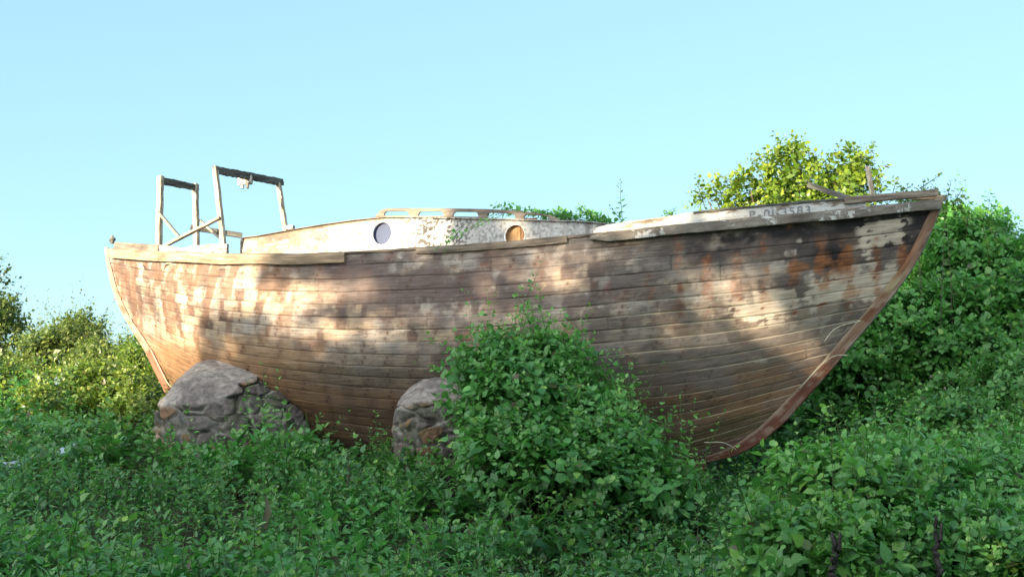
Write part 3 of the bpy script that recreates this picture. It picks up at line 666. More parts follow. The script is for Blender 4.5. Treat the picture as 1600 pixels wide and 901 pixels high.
# rusty fittings at the stern
V, f = tube([P1(176, 380, 0), P1(175.5, 374, 0), P1(175, 368, 0)], [.03, .022, .018], 8); mk('stern_bollard', V, f, M_peelg, boat, uv=np.zeros((len(V), 2)))
V, f = tube([P1(170.5, 376, .02), P1(175.5, 374, 0), P1(180.5, 373.5, -.02)], [.018, .03, .02], 8); mk('bollard_arm', V, f, M_dgrey, boat, uv=np.zeros((len(V), 2)))
V, f = tube([P1(196, 464, .07), P1(190, 465, .03), P1(182, 466.5, 0), P1(177.5, 467.5, -.02)], [.03, .024, .014, .004], 6); mk('rudder_iron', V, f, M_rust, boat)
beam('rudder_strap', P1(201, 461, .075), P1(187, 465, .03), .02, .05, M_rust, boat, seed=57)
beam('rudder_stub', P1(241, 532, -.02), P1(231, 556, -.03), .03, .05, M_tan, boat, seed=58, up=N3)
# loose caulking strands
def strand(pts, r=.005):
    Pq = np.array([P1(x, y, b) for x, y, b in pts]); Pq = seg(Pq, 14); Pq = smooth(Pq, 3); V, f = tube(Pq, r, 5); mk('caulking_strand', V, f, M_caulk, boat)
strand([(1324, 554, .14), (1332, 556, .05), (1316, 553, .09), (1300, 554, .12), (1290, 562, .13), (1275, 578, .13), (1250, 606, .13)], .0045)
strand([(1345, 501, .34), (1318, 507, .40), (1302, 514, .44), (1294, 524, .47), (1288, 534, .49)], .004)
strand([(1150, 702, .12), (1143, 696, .16), (1128, 690, .22), (1100, 691, .30)], .006)
strand([(236, 547, .11), (250, 575, .14), (262, 600, .16), (275, 610, .2)], .0045); strand([(252, 420, .86), (255, 412, .9), (266, 411, .93), (276, 414, .96)], .006)
strand([(214, 411, .62), (222, 414, .65), (225, 420, .67)], .006)
# stake and loose plank on the foredeck
beam('deck_stake', P1(1364, 308, -.15), P1(1355, 260, -.15), .05, .05, M_post, boat, up=N3, seed=61)
beam('loose_plank', P1(1264, 289, -.35), P1(1330, 311, .12), .05, .055, M_dgrey, boat, seed=62, rough=.006)
# painted number on the bow bulwark
def lettering():
    x0 = 0; glyphs = []
    for ch in 'P-01-3583':
        cu = bpy.data.curves.new('reg', 'FONT'); cu.body = ch; cu.size = .115; cu.extrude = .0012; cu.resolution_u = 3
        ob = bpy.data.objects.new('reg', cu); COL.objects.link(ob); bpy.context.view_layer.update()
        me = bpy.data.meshes.new_from_object(ob.evaluated_get(bpy.context.evaluated_depsgraph_get())); bpy.data.objects.remove(ob)
        n = len(me.vertices); c = np.zeros(n*3); me.vertices.foreach_get('co', c); c = c.reshape(-1, 3); c[:, 0] += x0-c[:, 0].min(); x0 = c[:, 0].max()+.021
        fs = {}
        for p_ in me.polygons: fs.setdefault(len(p_.vertices), []).append(list(p_.vertices))
        glyphs.append((c, fs)); bpy.data.meshes.remove(me)
    bt = np.array(bow_top)
    for c, fs in glyphs:
        t = c[:, 0]/x0; u = lerp(u_of_px(1171), u_of_px(1270), t); a, b, z = sheer_at(u); b = b-.045+.0215
        zt = solve_z(a, b, bt[:, 0], bt[:, 1]); V = W(a, b+c[:, 2]+.0045, zt-.125+c[:, 1])
        mk('painted_character', V, [np.array(x) for x in fs.values()], M_letter, boat, smooth=False)
lettering()

# ------------------------------------------------------------------ STONE PIERS
def pier(name, label, levels, seed, captop, group='stone piers under the boat', shear=0):
    """levels: (py, px left, px right, Y front, Y back) from low to high"""
    lv = np.array(levels, float); Yc = (lv[:, 3]+lv[:, 4])/2
    zl = np.array([at(x, y, yf+.25)[2] for y, x, _, yf, _ in lv]); xl = np.array([at(l, y, c)[0] for (y, l, r, *_), c in zip(lv, Yc)]); xr = np.array([at(r, y, c)[0] for (y, l, r, *_), c in zip(lv, Yc)])
    n = 150; k = 520; t = np.linspace(0, 1, n); tl = np.linspace(0, 1, len(lv))
    z = np.interp(t, tl, zl); L = smooth(np.interp(t, tl, xl)[:, None], 8)[:, 0]; R = smooth(np.interp(t, tl, xr)[:, None], 8)[:, 0]; Fy = smooth(np.interp(t, tl, lv[:, 3])[:, None], 8)[:, 0]; By = np.interp(t, tl, lv[:, 4])
    th = np.linspace(0, 2*pi, k, endpoint=False); c, s = np.cos(th), np.sin(th); e = .62
    sx = np.sign(c)*np.abs(c)**e; sy = np.sign(s)*np.abs(s)**e
    X = (L+R)[:, None]/2+(R-L)[:, None]/2*sx; Y = (Fy+By)[:, None]/2+(By-Fy)[:, None]/2*sy; Zg = z[:, None]+0*sx
    P = np.stack([X, Y, Zg], -1)
    nr_ = np.stack([sx*(By-Fy)[:, None], sy*(R-L)[:, None], 0*X+.35*(R-L)[:, None]], -1); nr_ = norm(nr_)
    per = th[None]*.55*(R-L)[:, None]*.5+0*X
    cellr = np.random.default_rng(seed); q = np.stack([cellr.uniform(X.min()-.2, X.max()+.2, 900), cellr.uniform(Y.min()-.2, Y.max()+.2, 900), cellr.uniform(z.min()-.1, z.max()+.1, 900)], 1)
    Q = P.reshape(-1, 3)*np.array([1, 1, 1.45]); Qc = q*np.array([1, 1, 1.45])
    Q = Q+.05*(np.stack([fbm(Q[:, 0]*6, Q[:, 2]*6, seed+1, 2), fbm(Q[:, 1]*6, Q[:, 2]*6, seed+2, 2), fbm(Q[:, 0]*6, Q[:, 1]*6+Q[:, 2]*5, seed+3, 2)], 1)-.5)
    idx = np.zeros(len(Q), int); edge = np.zeros(len(Q))
    for a in range(0, len(Q), 6000):
        D = np.sqrt(((Q[a:a+6000, None].astype(np.float32)-Qc[None].astype(np.float32))**2).sum(-1)); idx[a:a+6000] = D.argmin(1); Ds = np.partition(D, 1, axis=1); edge[a:a+6000] = Ds[:, 1]-Ds[:, 0]
    edge = edge.reshape(X.shape); idx = idx.reshape(X.shape)
    mort = 1-sstep(.022, .05, edge); hs = hsh(idx, seed+5); hs2 = hsh(idx, seed+6)
    f1 = fbm(X*5+Y*3, Zg*5, seed+7, 5); f2 = fbm(X*20+Y*13, Zg*20, seed+8, 4); f3 = fbm((X+.6*Zg+Y)*12, (Zg-.4*X+Y)*16, seed+9, 5)
    # the mortar cap hides the stones above a wandering line
    pxv, pyv = proj(P); cl = np.interp(pxv, [c_[0] for c_ in captop], [c_[1] for c_ in captop]); capm = sstep(-5, 5, cl+14*(f1-.5)-pyv)
    capm = capm*sstep(-.6, .1, -(sy))*1.0+0*X
    tl_ = (np.random.default_rng(seed+3).normal(0, .13, (900, 3))); dq = (Q-Qc[idx.ravel()]); tilt = (dq*tl_[idx.ravel()]).sum(1).reshape(X.shape)
    disp = (.055*sstep(.015, .05, edge)*(.45+.9*hs)+tilt-.02)*(1-capm)+.045*capm+.03*(f1-.5)+.022*(f2-.5)+.05*(fbm(X*2.2+Y, Zg*3, seed+15, 3)-.5)*capm
    P = P+nr_*disp[..., None]
    stone = np.array([(.19, .165, .15), (.23, .19, .165), (.27, .165, .10), (.15, .135, .13), (.30, .20, .11), (.22, .195, .18)])[(hs2*5.99).astype(int)]
    c_ = stone*(.6+.8*f2)[..., None]; c_ = mx(c_, C(.42, .40, .36), (1-sstep(.03, .06, edge+.03*(f2-.5)))*sstep(.34, .44, f1)*.95); c_ = mx(c_, C(.05, .048, .045), mort*(1-sstep(.40, .55, f1))*.8)
    cm = np.zeros(X.shape+(3,))+C(.33, .295, .27); cm = cm*(.55+.9*f3)[..., None]; cm = mx(cm, C(.16, .14, .13), sstep(.5, .62, f1+.3*(f2-.5))*.6); cm = mx(cm, C(.44, .41, .37), sstep(.55, .66, f2*.5+f3*.5)*.5)
    c_ = mx(c_, cm, capm); c_ = mx(c_, C(.09, .12, .05), sstep(.58, .68, fbm(X*3+8, Zg*6, seed+12, 4))*.4*(1-capm))
    c_ = c_*C(.66, .65, .635)*(1-.25*(1-capm))[..., None]
    V = np.concatenate([P.reshape(-1, 3), P[-1].mean(0)[None]+np.array([[0, 0, .02]])]); cc = np.concatenate([c_.reshape(-1, 3), c_[-1].mean(0)[None]])
    uv = np.concatenate([np.stack([per, Zg], -1).reshape(-1, 2), [[0, z[-1]]]])
    i = np.arange(k); j = (i+1) % k; topf = np.stack([(n-1)*k+i, (n-1)*k+j, np.full(k, n*k)], 1)
    o = mk(name, V, [gridf(n, k, True), topf], M_stone, None, cc, uv, loc=(P[0, :, 0].mean(), P[0, :, 1].mean(), z[0]))
    return tag(o, label, 'stone pier', group)
pier('stone_pier', 'rubble stone pier with a rounded cement cap under the stern', [(780, 262, 500, 12.0, 13.6), (700, 260, 497, 12.0, 13.6), (655, 261, 490, 12.05, 13.6), (630, 267, 470, 12.15, 13.6), (605, 284, 449, 12.35, 13.6), (585, 300, 437, 12.6, 13.6), (570, 318, 429, 12.85, 13.6), (562, 345, 420, 13.05, 13.6)], 101,
     [(250, 640), (300, 636), (345, 632), (360, 618), (378, 600), (395, 598), (420, 580), (470, 580)])
pier('stone_pier', 'taller rubble stone pier half hidden by the leafy mound amidships', [(800, 612, 850, 11.0, 12.6), (735, 617, 850, 11.0, 12.6), (680, 621, 852, 11.0, 12.6), (642, 624, 850, 11.03, 12.6), (625, 632, 845, 11.15, 12.6), (600, 655, 830, 11.4, 12.6), (578, 684, 800, 11.7, 12.6), (562, 712, 770, 11.9, 12.6)], 131,
     [(600, 640), (640, 636), (680, 630), (720, 626), (900, 626)])
# pale rock lodged between pier and hull
def rock(name, c, r, label, seed, colr):
    n, k = 24, 32; ph = np.linspace(.02, pi-.02, n)[:, None]; th = np.linspace(0, 2*pi, k, endpoint=False)[None]
    D = np.stack([np.sin(ph)*np.cos(th), np.sin(ph)*np.sin(th), np.cos(ph)+0*th], -1)
    m = 1+.5*(fbm(D[..., 0]*1.6+D[..., 2]*1.1+5, D[..., 1]*1.6+D[..., 2]*.7, seed, 4)-.5)
    V = c+D*m[..., None]*np.asarray(r); col_ = np.asarray(colr)*(.6+.8*fbm(D[..., 0]*5+9, D[..., 2]*5+D[..., 1]*4, seed+2, 4))[..., None]
    o = mk(name, V.reshape(-1, 3), [gridf(n, k, True)[:, ::-1]], M_stone, None, col_.reshape(-1, 3), (D[..., :2]*.2).reshape(-1, 2), loc=c); return tag(o, label, 'rock')
rock('rock', at(449, 593, 12.75), (.075, .07, .065), 'small pale rock lodged beside the cement capped pier', 5, (.42, .38, .33))

# ------------------------------------------------------------------ FOLIAGE
LT = np.array([(0, 0, 0), (.26, .36, .05), (.26, -.36, .05), (.62, .30, .05), (.62, -.30, .05), (1, 0, -.10), (.32, 0, -.03), (.66, 0, -.04)], float)
LF4 = np.array([(0, 2, 6, 1), (2, 4, 7, 6), (6, 7, 3, 1), (4, 5, 3, 7)])       # quads
LS = np.array([(0, 0, 0), (.45, .34, .06), (1, 0, -.06), (.45, -.34, .06)], float); LSF = np.array([(0, 3, 2, 1)])
def leaves(pos, dirv, nrm_, size, colr, simple=False, wide=1.0):
    """one leaf blade per row"""
    T, Fq = (LS, LSF) if simple else (LT, LF4)
    X = norm(dirv); Y = norm(np.cross(nrm_, X)); Zx = np.cross(X, Y)
    w = np.broadcast_to(wide, (len(pos),))
    curl = rng.uniform(.3, 1.8, len(pos))
    V = pos[:, None]+size[:, None, None]*(T[None, :, 0:1]*X[:, None]+(T[None, :, 1:2]*w[:, None, None])*Y[:, None]+(T[None, :, 2:3]*curl[:, None, None])*Zx[:, None])
    n = len(pos); k = len(T); f = (Fq[None]+(np.arange(n)*k)[:, None, None]).reshape(-1, 4)
    return V.reshape(-1, 3), f, np.repeat(colr, k, axis=0)
def sprigs(base, dirv, length, leaf, nl, tint, young, simple=False, stem_r=.003, spread=1.1, wide=1.0, droop=.15, stems=True, face=None):
    """short shoots with paired leaves; all arrays per shoot; returns V,faces,col"""
    n = len(base); dirv = norm(dirv); ref = np.where(np.abs(dirv[:, 2:3]) > .95, np.array([[1., 0, 0]]), np.array([[0, 0, 1.]]))
    R1 = norm(np.cross(dirv, ref)); R2 = np.cross(dirv, R1); ph = rng.uniform(0, 2*pi, n)
    bend = norm(rng.normal(size=(n, 3)))*.22*length[:, None]; bend[:, 2] -= droop*length
    VV = []; FF = []; CC = []; o = 0
    for k in range(nl):
        t = (k//2+.6+rng.uniform(-.25, .25, n))/(nl/2); t = np.clip(t, 0, 1.05)
        a = ph+(k % 2)*pi+(k//2)*1.75+rng.normal(0, .35, n)
        rad = np.cos(a)[:, None]*R1+np.sin(a)[:, None]*R2
        el = spread*(1.0-.45*t)+rng.normal(0, .22, n)
        ld = np.cos(el)[:, None]*dirv+np.sin(el)[:, None]*rad
        ld[:, 2] -= rng.uniform(0, .55, n)
        nr_ = dirv*np.sin(el)[:, None]-rad*np.cos(el)[:, None]+np.array([0, 0, .55])+rng.normal(0, .22, (n, 3))
        if face is not None: nr_ = .45*nr_+face*1.1+np.array([0, 0, .3])+rng.normal(0, .18, (n, 3))
        pos = base+dirv*(length*t)[:, None]+bend*(t**2)[:, None]+rad*(leaf*.22)[:, None]
        sz = leaf*(1.08-.62*np.clip(t, 0, 1)**2.2)*rng.uniform(.5, 1.3, n)
        br = np.clip(tint+rng.normal(0, .2, n), 0, 1); yg = np.clip(young*t**2+rng.normal(0, .08, n)+(rng.random(n) > .965)*rng.uniform(.3, .75, n), 0, 1)
        v, f, c = leaves(pos, ld, nr_, sz, np.stack([br, yg, (rng.random(n) > .985)*rng.uniform(.5, 1, n)], 1), simple, wide*rng.uniform(.85, 1.15, n))
        VV.append(v); FF.append(f+o); CC.append(c); o += len(v)
    if stems:
        q = np.array([0, 2*pi/3, 4*pi/3]); ring = np.cos(q)[None, :, None]*R1[:, None]+np.sin(q)[None, :, None]*R2[:, None]
        lev = []
        for t, r in ((-.25, 1.2), (.5, .9), (1.0, .4)):
            lev.append((base+dirv*(length*t)[:, None]+bend*(max(t, 0)**2))[:, None]+ring*stem_r*r)
        V = np.stack(lev, 1).reshape(-1, 3); i = (np.arange(n)*9)[:, None]
        f = [np.stack([i[:, 0]+l*3+j, i[:, 0]+l*3+(j+1) % 3, i[:, 0]+(l+1)*3+(j+1) % 3, i[:, 0]+(l+1)*3+j], 1) for l in range(2) for j in range(3)]
        VV.append(V); FF.append(np.concatenate(f)+o); CC.append(np.tile([.5, .15, .55], (len(V), 1)))
    return np.concatenate(VV), np.concatenate(FF), np.concatenate(CC)
def cat_f(*ps):
    V = []; Fq = []; Cc = []; o = 0
    for v, f, c in ps: V.append(v); Fq.append(f+o); Cc.append(c); o += len(v)
    return np.concatenate(V), np.concatenate(Fq), np.concatenate(Cc)

# ---- creeper covering the ground: one mass
def canopy(x, y):
    """height of the leafy surface above the ground"""
    h = .36+.62*(fbm(x*.8+11, y*.8+3, 201, 3)-.5)+.50*(fbm(x*2.2, y*2.2, 202, 2)-.5)
    px = 800+F*x/np.maximum(y, 1)
    hole = np.exp(-(((px-1180)/75)**2+((y-11.2)/1.3)**2)); h = h-.30*hole
    h = h+.10*sstep(8.5, 10.5, y)+.26*sstep(9.5, 12.5, y)*(1-sstep(235, 300, px))-.24*sstep(7.6, 9.0, y)*np.exp(-((px-1140)/95)**2)
    h = h+.22*np.exp(-(((px-470)/190)**2+((y-10.8)/.9)**2))-.12*np.exp(-(((px-560)/60)**2+((y-11.4)/.8)**2))
    return np.maximum(h, .06)
def cover_points(n, y0, y1, margin=1.6):
    y = np.sqrt(rng.uniform(y0**2, y1**2, n)); x = rng.uniform(-.5, .5, n)*(y*1.0+2*margin); return x, y
xs, ys = cover_points(13500, 4.6, 15.5); kp = (fbm(xs*1.7+20, ys*1.7, 211, 3) > .40) | (rng.random(len(xs)) < .2); xs = xs[kp]; ys = ys[kp]
dl = np.clip((ys-4.6)/11, 0, 1)
hz = canopy(xs, ys); lay_ = rng.beta(2.6, 1.1, len(xs))
# slope of the canopy leans the shoots outward
hx = (canopy(xs+.06, ys)-canopy(xs-.06, ys))/.12; hy = (canopy(xs, ys+.06)-canopy(xs, ys-.06))/.12
base = np.stack([xs, ys, ground_z(xs, ys)+hz*lay_-.10], 1)
dirs = np.stack([-hx*.55+rng.normal(0, .38, len(xs)), -hy*.55-.1+rng.normal(0, .38, len(xs)), np.ones(len(xs))], 1)
tintf = np.clip(.45+1.9*(fbm(xs*.8, ys*.8, 205, 3)-.5)+.35*(lay_-.6), 0, 1)
ln = rng.uniform(.16, .30, len(xs)); lf = rng.uniform(.052, .092, len(xs))*(1+.35*(fbm(xs*.7+3, ys*.7, 207, 2) > .58))
kb = fbm(xs*.55+30, ys*.55, 209, 3)+rng.normal(0, .04, len(xs)) > .54              # patches of a second, narrow leaved weed
g_cover = cat_f(sprigs(base[~kb], dirs[~kb], ln[~kb], lf[~kb], 10, tintf[~kb], rng.uniform(0, .35, (~kb).sum())), sprigs(base[kb]+np.array([0, 0, .05]), dirs[kb]*np.array([.7, .7, 1.2]), ln[kb]*1.4, lf[kb]*.85, 14, np.clip(tintf[kb]+.15, 0, 1), rng.uniform(.1, .6, kb.sum()), wide=.62))
# taller single shoots rising from it
m = rng.random(len(xs)) < .13
g_tall = sprigs(base[m]+np.array([0, 0, .06]), dirs[m]*np.array([.5, .5, 1.4]), rng.uniform(.25, .6, m.sum()), lf[m]*.8, 14, tintf[m]+.1, np.full(m.sum(), .6))
m2 = rng.choice(len(xs), 420); gb = base[m2]; n_ = len(gb)                       # grass blades and dry straws among the creeper
gd = norm(np.stack([rng.normal(0, .35, n_), rng.normal(0, .35, n_), np.ones(n_)], 1)); gr_ = rng.random(n_)
g_grass = leaves(gb, gd, norm(rng.normal(size=(n_, 3))), rng.uniform(.22, .5, n_), np.stack([np.full(n_, .7), .6*(gr_ > .5), .9*(gr_ > .8)], 1), False, .022)
V, f, c = cat_f(g_cover, g_tall, g_grass)
tag(mk('ground_cover', V, [f], L_cover, None, c), 'low green creeper leaves covering the ground in front of the boat', 'ground cover', None, 'stuff')

# ---- bushes built from lobes
def lobes_points(lobes, n, shell=(.72, 1.03), low=-.35):
    L = np.array(lobes, float); area = L[:, 3]*L[:, 5]; pick = rng.choice(len(L), n, p=area/area.sum())
    d = norm(rng.normal(size=(n, 3))); d[:, 2] = np.where(d[:, 2] < low, -d[:, 2], d[:, 2]); d = norm(d)
    rr = rng.uniform(shell[0]**2, shell[1]**2, n)**.5
    q = L[pick]; wob = 1+.45*(fbm(d[:, 0]*2.2+pick*3.3+8, d[:, 2]*2.2+d[:, 1]*1.9+5, 301, 3)-.5)
    P = q[:, :3]+d*q[:, 3:6]*(rr*wob)[:, None]
    # drop points buried inside another lobe
    gap = fbm(P[:, 0]*2.3+P[:, 1]*1.1+50, P[:, 2]*2.6+P[:, 1]*.7+50, 303, 3); ins = (gap < .43) & (rng.random(n) < .85)
    for k in range(len(L)): ins |= ((((P-L[k, :3])/(L[k, 3:6]*.68))**2).sum(1) < 1) & (pick != k)
    nv = norm(d/q[:, 3:6]); return P[~ins], nv[~ins]
def stems_for(lobes, root, seed, r0=.03, parent=None, mat=None, name='stem'):
    r = np.random.default_rng(seed); parts = []
    for l in lobes:
        c = np.array(l[:3]); k = max(2, int(3*l[3]/.5))
        for _ in range(min(k, 5)):
            e = c+norm(r.normal(size=3))*np.array(l[3:6])*.45; b = np.array(root)+np.array([r.normal(0, .12), r.normal(0, .12), 0])
            t = np.linspace(0, 1, 8)[:, None]; mid = (b+e)/2+r.normal(0, .12, 3)+np.array([0, 0, .15])
            P = (1-t)**2*b+2*t*(1-t)*mid+t**2*e; parts.append(tube(P, r0*(1-.75*t[:, 0]), 5))
    V, f = join(parts); return mk(name, V, f, mat or M_bark, parent)
def bush(name, label, cat, lobes, n, leaf, ln, mat, young=.3, nl=10, group=None, tint=(.1, .6), simple=False, up=.5, root=None, stem_r0=.025, extra=None, shell=(.72, 1.04), tw=0, part='foliage', stempart='stem', wide=1.0, low=-.35, droop=.15):
    L = np.array(lobes, float)
    if root is None:
        c = L[:, :3].mean(0); root = np.array([c[0], c[1], float(ground_z(np.array(c[0]), np.array(c[1])))-.05])
    e = empty(name, root, label, cat, group)
    P, nv = lobes_points(lobes, n, shell, low); d = nv*.75+np.array([0, 0, up])+rng.normal(0, .35, P.shape)
    k = len(P); ti = np.clip(tint[0]+(tint[1]-tint[0])*(1.7*fbm(P[:, 0]*1.4+P[:, 1], P[:, 2]*1.4, 311, 3)-.35), 0, 1)
    g = [sprigs(P-d*.0, d, rng.uniform(*ln, k), rng.uniform(*leaf, k), nl, ti, rng.uniform(0, 1, k)*young, simple, wide=wide, droop=droop, face=nv)]
    # inner, sparser and larger layer so that the bush is not hollow
    P2, nv2 = lobes_points(lobes, n//3, (.35, .75), low); k2 = len(P2)
    if k2: g.append(sprigs(P2, nv2+rng.normal(0, .5, P2.shape), rng.uniform(*ln, k2), rng.uniform(*leaf, k2)*1.5, 8, np.full(k2, .1), np.zeros(k2), True, stems=False))
    if tw:
        m_ = rng.choice(k, tw); dd = d[m_]*np.array([.8, .8, 1.0])+np.array([0, 0, .5])
        g.append(sprigs(P[m_], dd, rng.uniform(ln[1]*1.3, ln[1]*2.4, tw), rng.uniform(*leaf, tw)*.8, 14, ti[m_]+.1, np.full(tw, young), simple))
    if extra: g += extra
    V, f, c = cat_f(*g); mk(part, V, [f], mat, e, c)
    stems_for(lobes, root, len(label), stem_r0, e, name=stempart)
    return e
def lobe(px, py, Y, rpx, rpz, ry):
    """lobe from its photo centre, half sizes in px and depth radius in metres"""
    c = at(px, py, Y); s = Y/F; return (*c, rpx*s, ry, rpz*s)

# leafy mound amidships, in front of the second pier
bush('leafy_mound_bush', 'tall leafy mound of creeper growing up in front of the middle of the hull', 'bush',
     [lobe(815, 655, 10.4, 80, 85, .6), lobe(800, 578, 10.7, 42, 42, .35), lobe(866, 595, 10.6, 40, 48, .35), lobe(752, 592, 10.5, 36, 20, .3), lobe(898, 672, 10.3, 62, 58, .5), lobe(950, 720, 10.0, 70, 45, .6), lobe(815, 745, 9.9, 85, 75, .7), lobe(880, 780, 9.5, 110, 70, .7), lobe(1020, 780, 9.6, 55, 32, .5)],
     1900, (.06, .105), (.18, .42), L_mound, .4, 10, tw=130, up=.8, shell=(.60, 1.14), wide=1.12)
# single weeds
def weed(label, px, py0, py1, Y, leaf, nl, mat, lean=0, young=.5, n=1, group=None, cat='weed'):
    b = at(px, py0, Y); t = at(px+lean, py1, Y-.05); e = empty('weed', b, label, cat, group)
    base = np.tile(b, (n, 1))+rng.normal(0, .03, (n, 3))*(n > 1); d = np.tile(t-b, (n, 1))+rng.normal(0, .12, (n, 3))*(n > 1)
    V, f, c = sprigs(base, d, np.linalg.norm(d, axis=1), np.full(n, leaf), nl, np.full(n, .6), np.full(n, young), stem_r=.005, spread=1.2)
    mk('leafy_shoot', V, [f], mat, e, c); return e
weed('thin weed shoot standing up against the cement cap of the pier', 388, 690, 538, 11.85, .06, 22, L_mound, -10)
weed('leafy weed clump at the right foot of the cement capped pier', 425, 720, 600, 11.6, .065, 20, L_mound, 5, .4, 5)
weed('tall thin weed in front of the red brown forefoot of the hull', 1098, 790, 640, 9.6, .045, 24, L_mound, 10, .5, 2)
weed('pale leafy weed beside the mound under the grey planks', 965, 720, 590, 10.2, .05, 22, L_mound, 4, .5, 3)
weed('slender shoot with round leaves rising above the leafy mound', 878, 600, 508, 10.4, .06, 12, L_mound, 16, .6, 2)
weed('low weed in the gap between the two stone piers', 575, 720, 640, 11.0, .055, 16, L_mound, 2, .3, 4)

# pale broad shrub in the right foreground
bush('pale_shrub', 'pale green broad leaved shrub in the right foreground', 'shrub',
     [lobe(1240, 785, 6.9, 45, 50, .3), lobe(1310, 795, 6.7, 90, 75, .45), lobe(1205, 850, 6.4, 50, 45, .35), lobe(1270, 880, 6.2, 110, 60, .5)],
     1050, (.055, .10), (.14, .28), L_fore, .5, 12, tw=30, up=.5, tint=(.3, .9))
bush('creeper_bush', 'wide green creeper bush filling the lower right corner', 'bush',
     [lobe(1420, 800, 7.2, 120, 75, .6), lobe(1540, 800, 7.4, 110, 75, .6), lobe(1650, 810, 7.4, 110, 80, .7), lobe(1420, 890, 6.4, 130, 70, .5), lobe(1570, 900, 6.3, 140, 70, .5)],
     2100, (.05, .085), (.14, .34), L_mound, .4, 12, tw=60, up=.6, tint=(.2, .8))
# dead burnt stems in that corner
def stump(label, pts, Y, r):
    b = at(*pts[0], Y); parts = []
    P = np.array([at(x, y, Y) for x, y in pts]); P = seg(P, 26); P = P+rng.normal(0, .006, P.shape)
    R = r*.62*(1.1-.6*np.linspace(0, 1, 26))*(1+.25*(fbm(np.arange(26)*.6, np.zeros(26), int(r*1000), 3)-.5)); parts.append(tube(P, R, 8))
    P2 = np.array([P[15], P[15]+np.array([.03, -.02, .05]), P[15]+np.array([.035, -.02, .14])]); parts.append(tube(seg(P2, 8), np.linspace(r*.5, r*.2, 8), 6))
    V, f = join(parts); return tag(mk('dead_stem', V, f, M_charbark, None, loc=b), label, 'dead stem', 'dead stems in the right corner')
stump('blackened dead stem standing nearest the lower right corner', [(1470, 930), (1466, 885), (1460, 850), (1464, 810)], 5.75, .03)
stump('shorter blackened dead stem below the pale shrub', [(1305, 940), (1300, 890), (1306, 850), (1302, 832)], 5.65, .036)

# thicket behind the bow
bush('broadleaf_thicket', 'tall dense broad leaved thicket rising behind the bow', 'thicket',
     [lobe(1330, 640, 14.6, 130, 110, 1.0), lobe(1400, 540, 14.8, 110, 110, 1.0), lobe(1500, 450, 15.2, 95, 110, 1.0), lobe(1475, 400, 15.4, 50, 70, .8), lobe(1500, 600, 14.2, 120, 130, 1.2), lobe(1580, 520, 14.6, 90, 130, 1.2), lobe(1250, 690, 14.4, 80, 70, .8), lobe(1440, 700, 13.6, 120, 80, .9), lobe(1580, 470, 15.6, 80, 60, 1.0), lobe(1660, 560, 14.6, 110, 130, 1.2), lobe(1545, 385, 15.6, 34, 50, .5), lobe(1460, 560, 16.2, 110, 80, .6), lobe(1380, 620, 16.0, 110, 80, .6)],
     7000, (.07, .125), (.2, .42), L_right, .25, 9, tw=70, up=.25, stem_r0=.04, tint=(.05, .75), droop=.4)
bush('hillside_bush', 'rounded green bush on the slope at the right edge below the thicket', 'bush',
     [lobe(1500, 690, 11.4, 90, 60, .6), lobe(1590, 660, 11.6, 80, 90, .7), lobe(1680, 650, 11.6, 90, 110, .8), lobe(1400, 735, 11.0, 90, 40, .6), lobe(1600, 745, 10.6, 120, 60, .8)],
     2400, (.055, .095), (.15, .36), L_fore, .3, 11, tw=40, up=.5, tint=(.0, .55))
# tree behind the foredeck, in full sun
def tree(name, label, crown, trunk_px, Y, n, leaf, ln, mat, young, nl=10, group=None, tint=(.2, .8), tw=40, r0=.03, extra=None, simple=False, up=.35):
    b = at(*trunk_px, Y); b[2] = float(ground_z(np.array(b[0]), np.array(b[1])))-.1
    return bush(name, label, 'tree', crown, n, leaf, ln, mat, young, nl, group, tint, simple, up, b, r0, extra, tw=tw, part='crown', stempart='trunk', low=-.8)
def tw_px(lst, Y, leaf, nl=16, young=.5):
    b = np.array([at(x0, y0, Y) for x0, y0, _, _ in lst]); t = np.array([at(x1, y1, Y-.1) for _, _, x1, y1 in lst]); n = len(lst)
    return sprigs(b, t-b, np.linalg.norm(t-b, axis=1), np.full(n, leaf), nl, np.full(n, .6), np.full(n, young), stem_r=.006)
tree('broadleaf_tree', 'yellow green sunlit tree showing above the foredeck', [lobe(1206, 276, 16, 36, 28, .4), lobe(1240, 256, 16, 28, 18, .3), lobe(1140, 318, 15.9, 30, 20, .35), lobe(1268, 290, 16, 38, 30, .4), lobe(1310, 262, 16.2, 30, 26, .35), lobe(1180, 300, 15.8, 32, 22, .4), lobe(1112, 318, 15.8, 18, 18, .3), lobe(1340, 275, 16, 20, 24, .3), lobe(1300, 320, 16, 70, 34, .6), lobe(1240, 340, 16, 100, 50, .7), lobe(1270, 390, 16, 90, 50, .7)],
     (1262, 600), 16, 1250, (.06, .11), (.18, .42), L_tree, .8, 11, tw=8, extra=[tw_px([(1340, 262, 1368, 216), (1350, 285, 1364, 230), (1190, 270, 1178, 236), (1265, 245, 1262, 224), (1150, 285, 1118, 270), (1100, 318, 1092, 290), (1368, 300, 1372, 262), (1395, 300, 1402, 270), (1290, 250, 1315, 232)], 16, .085)])
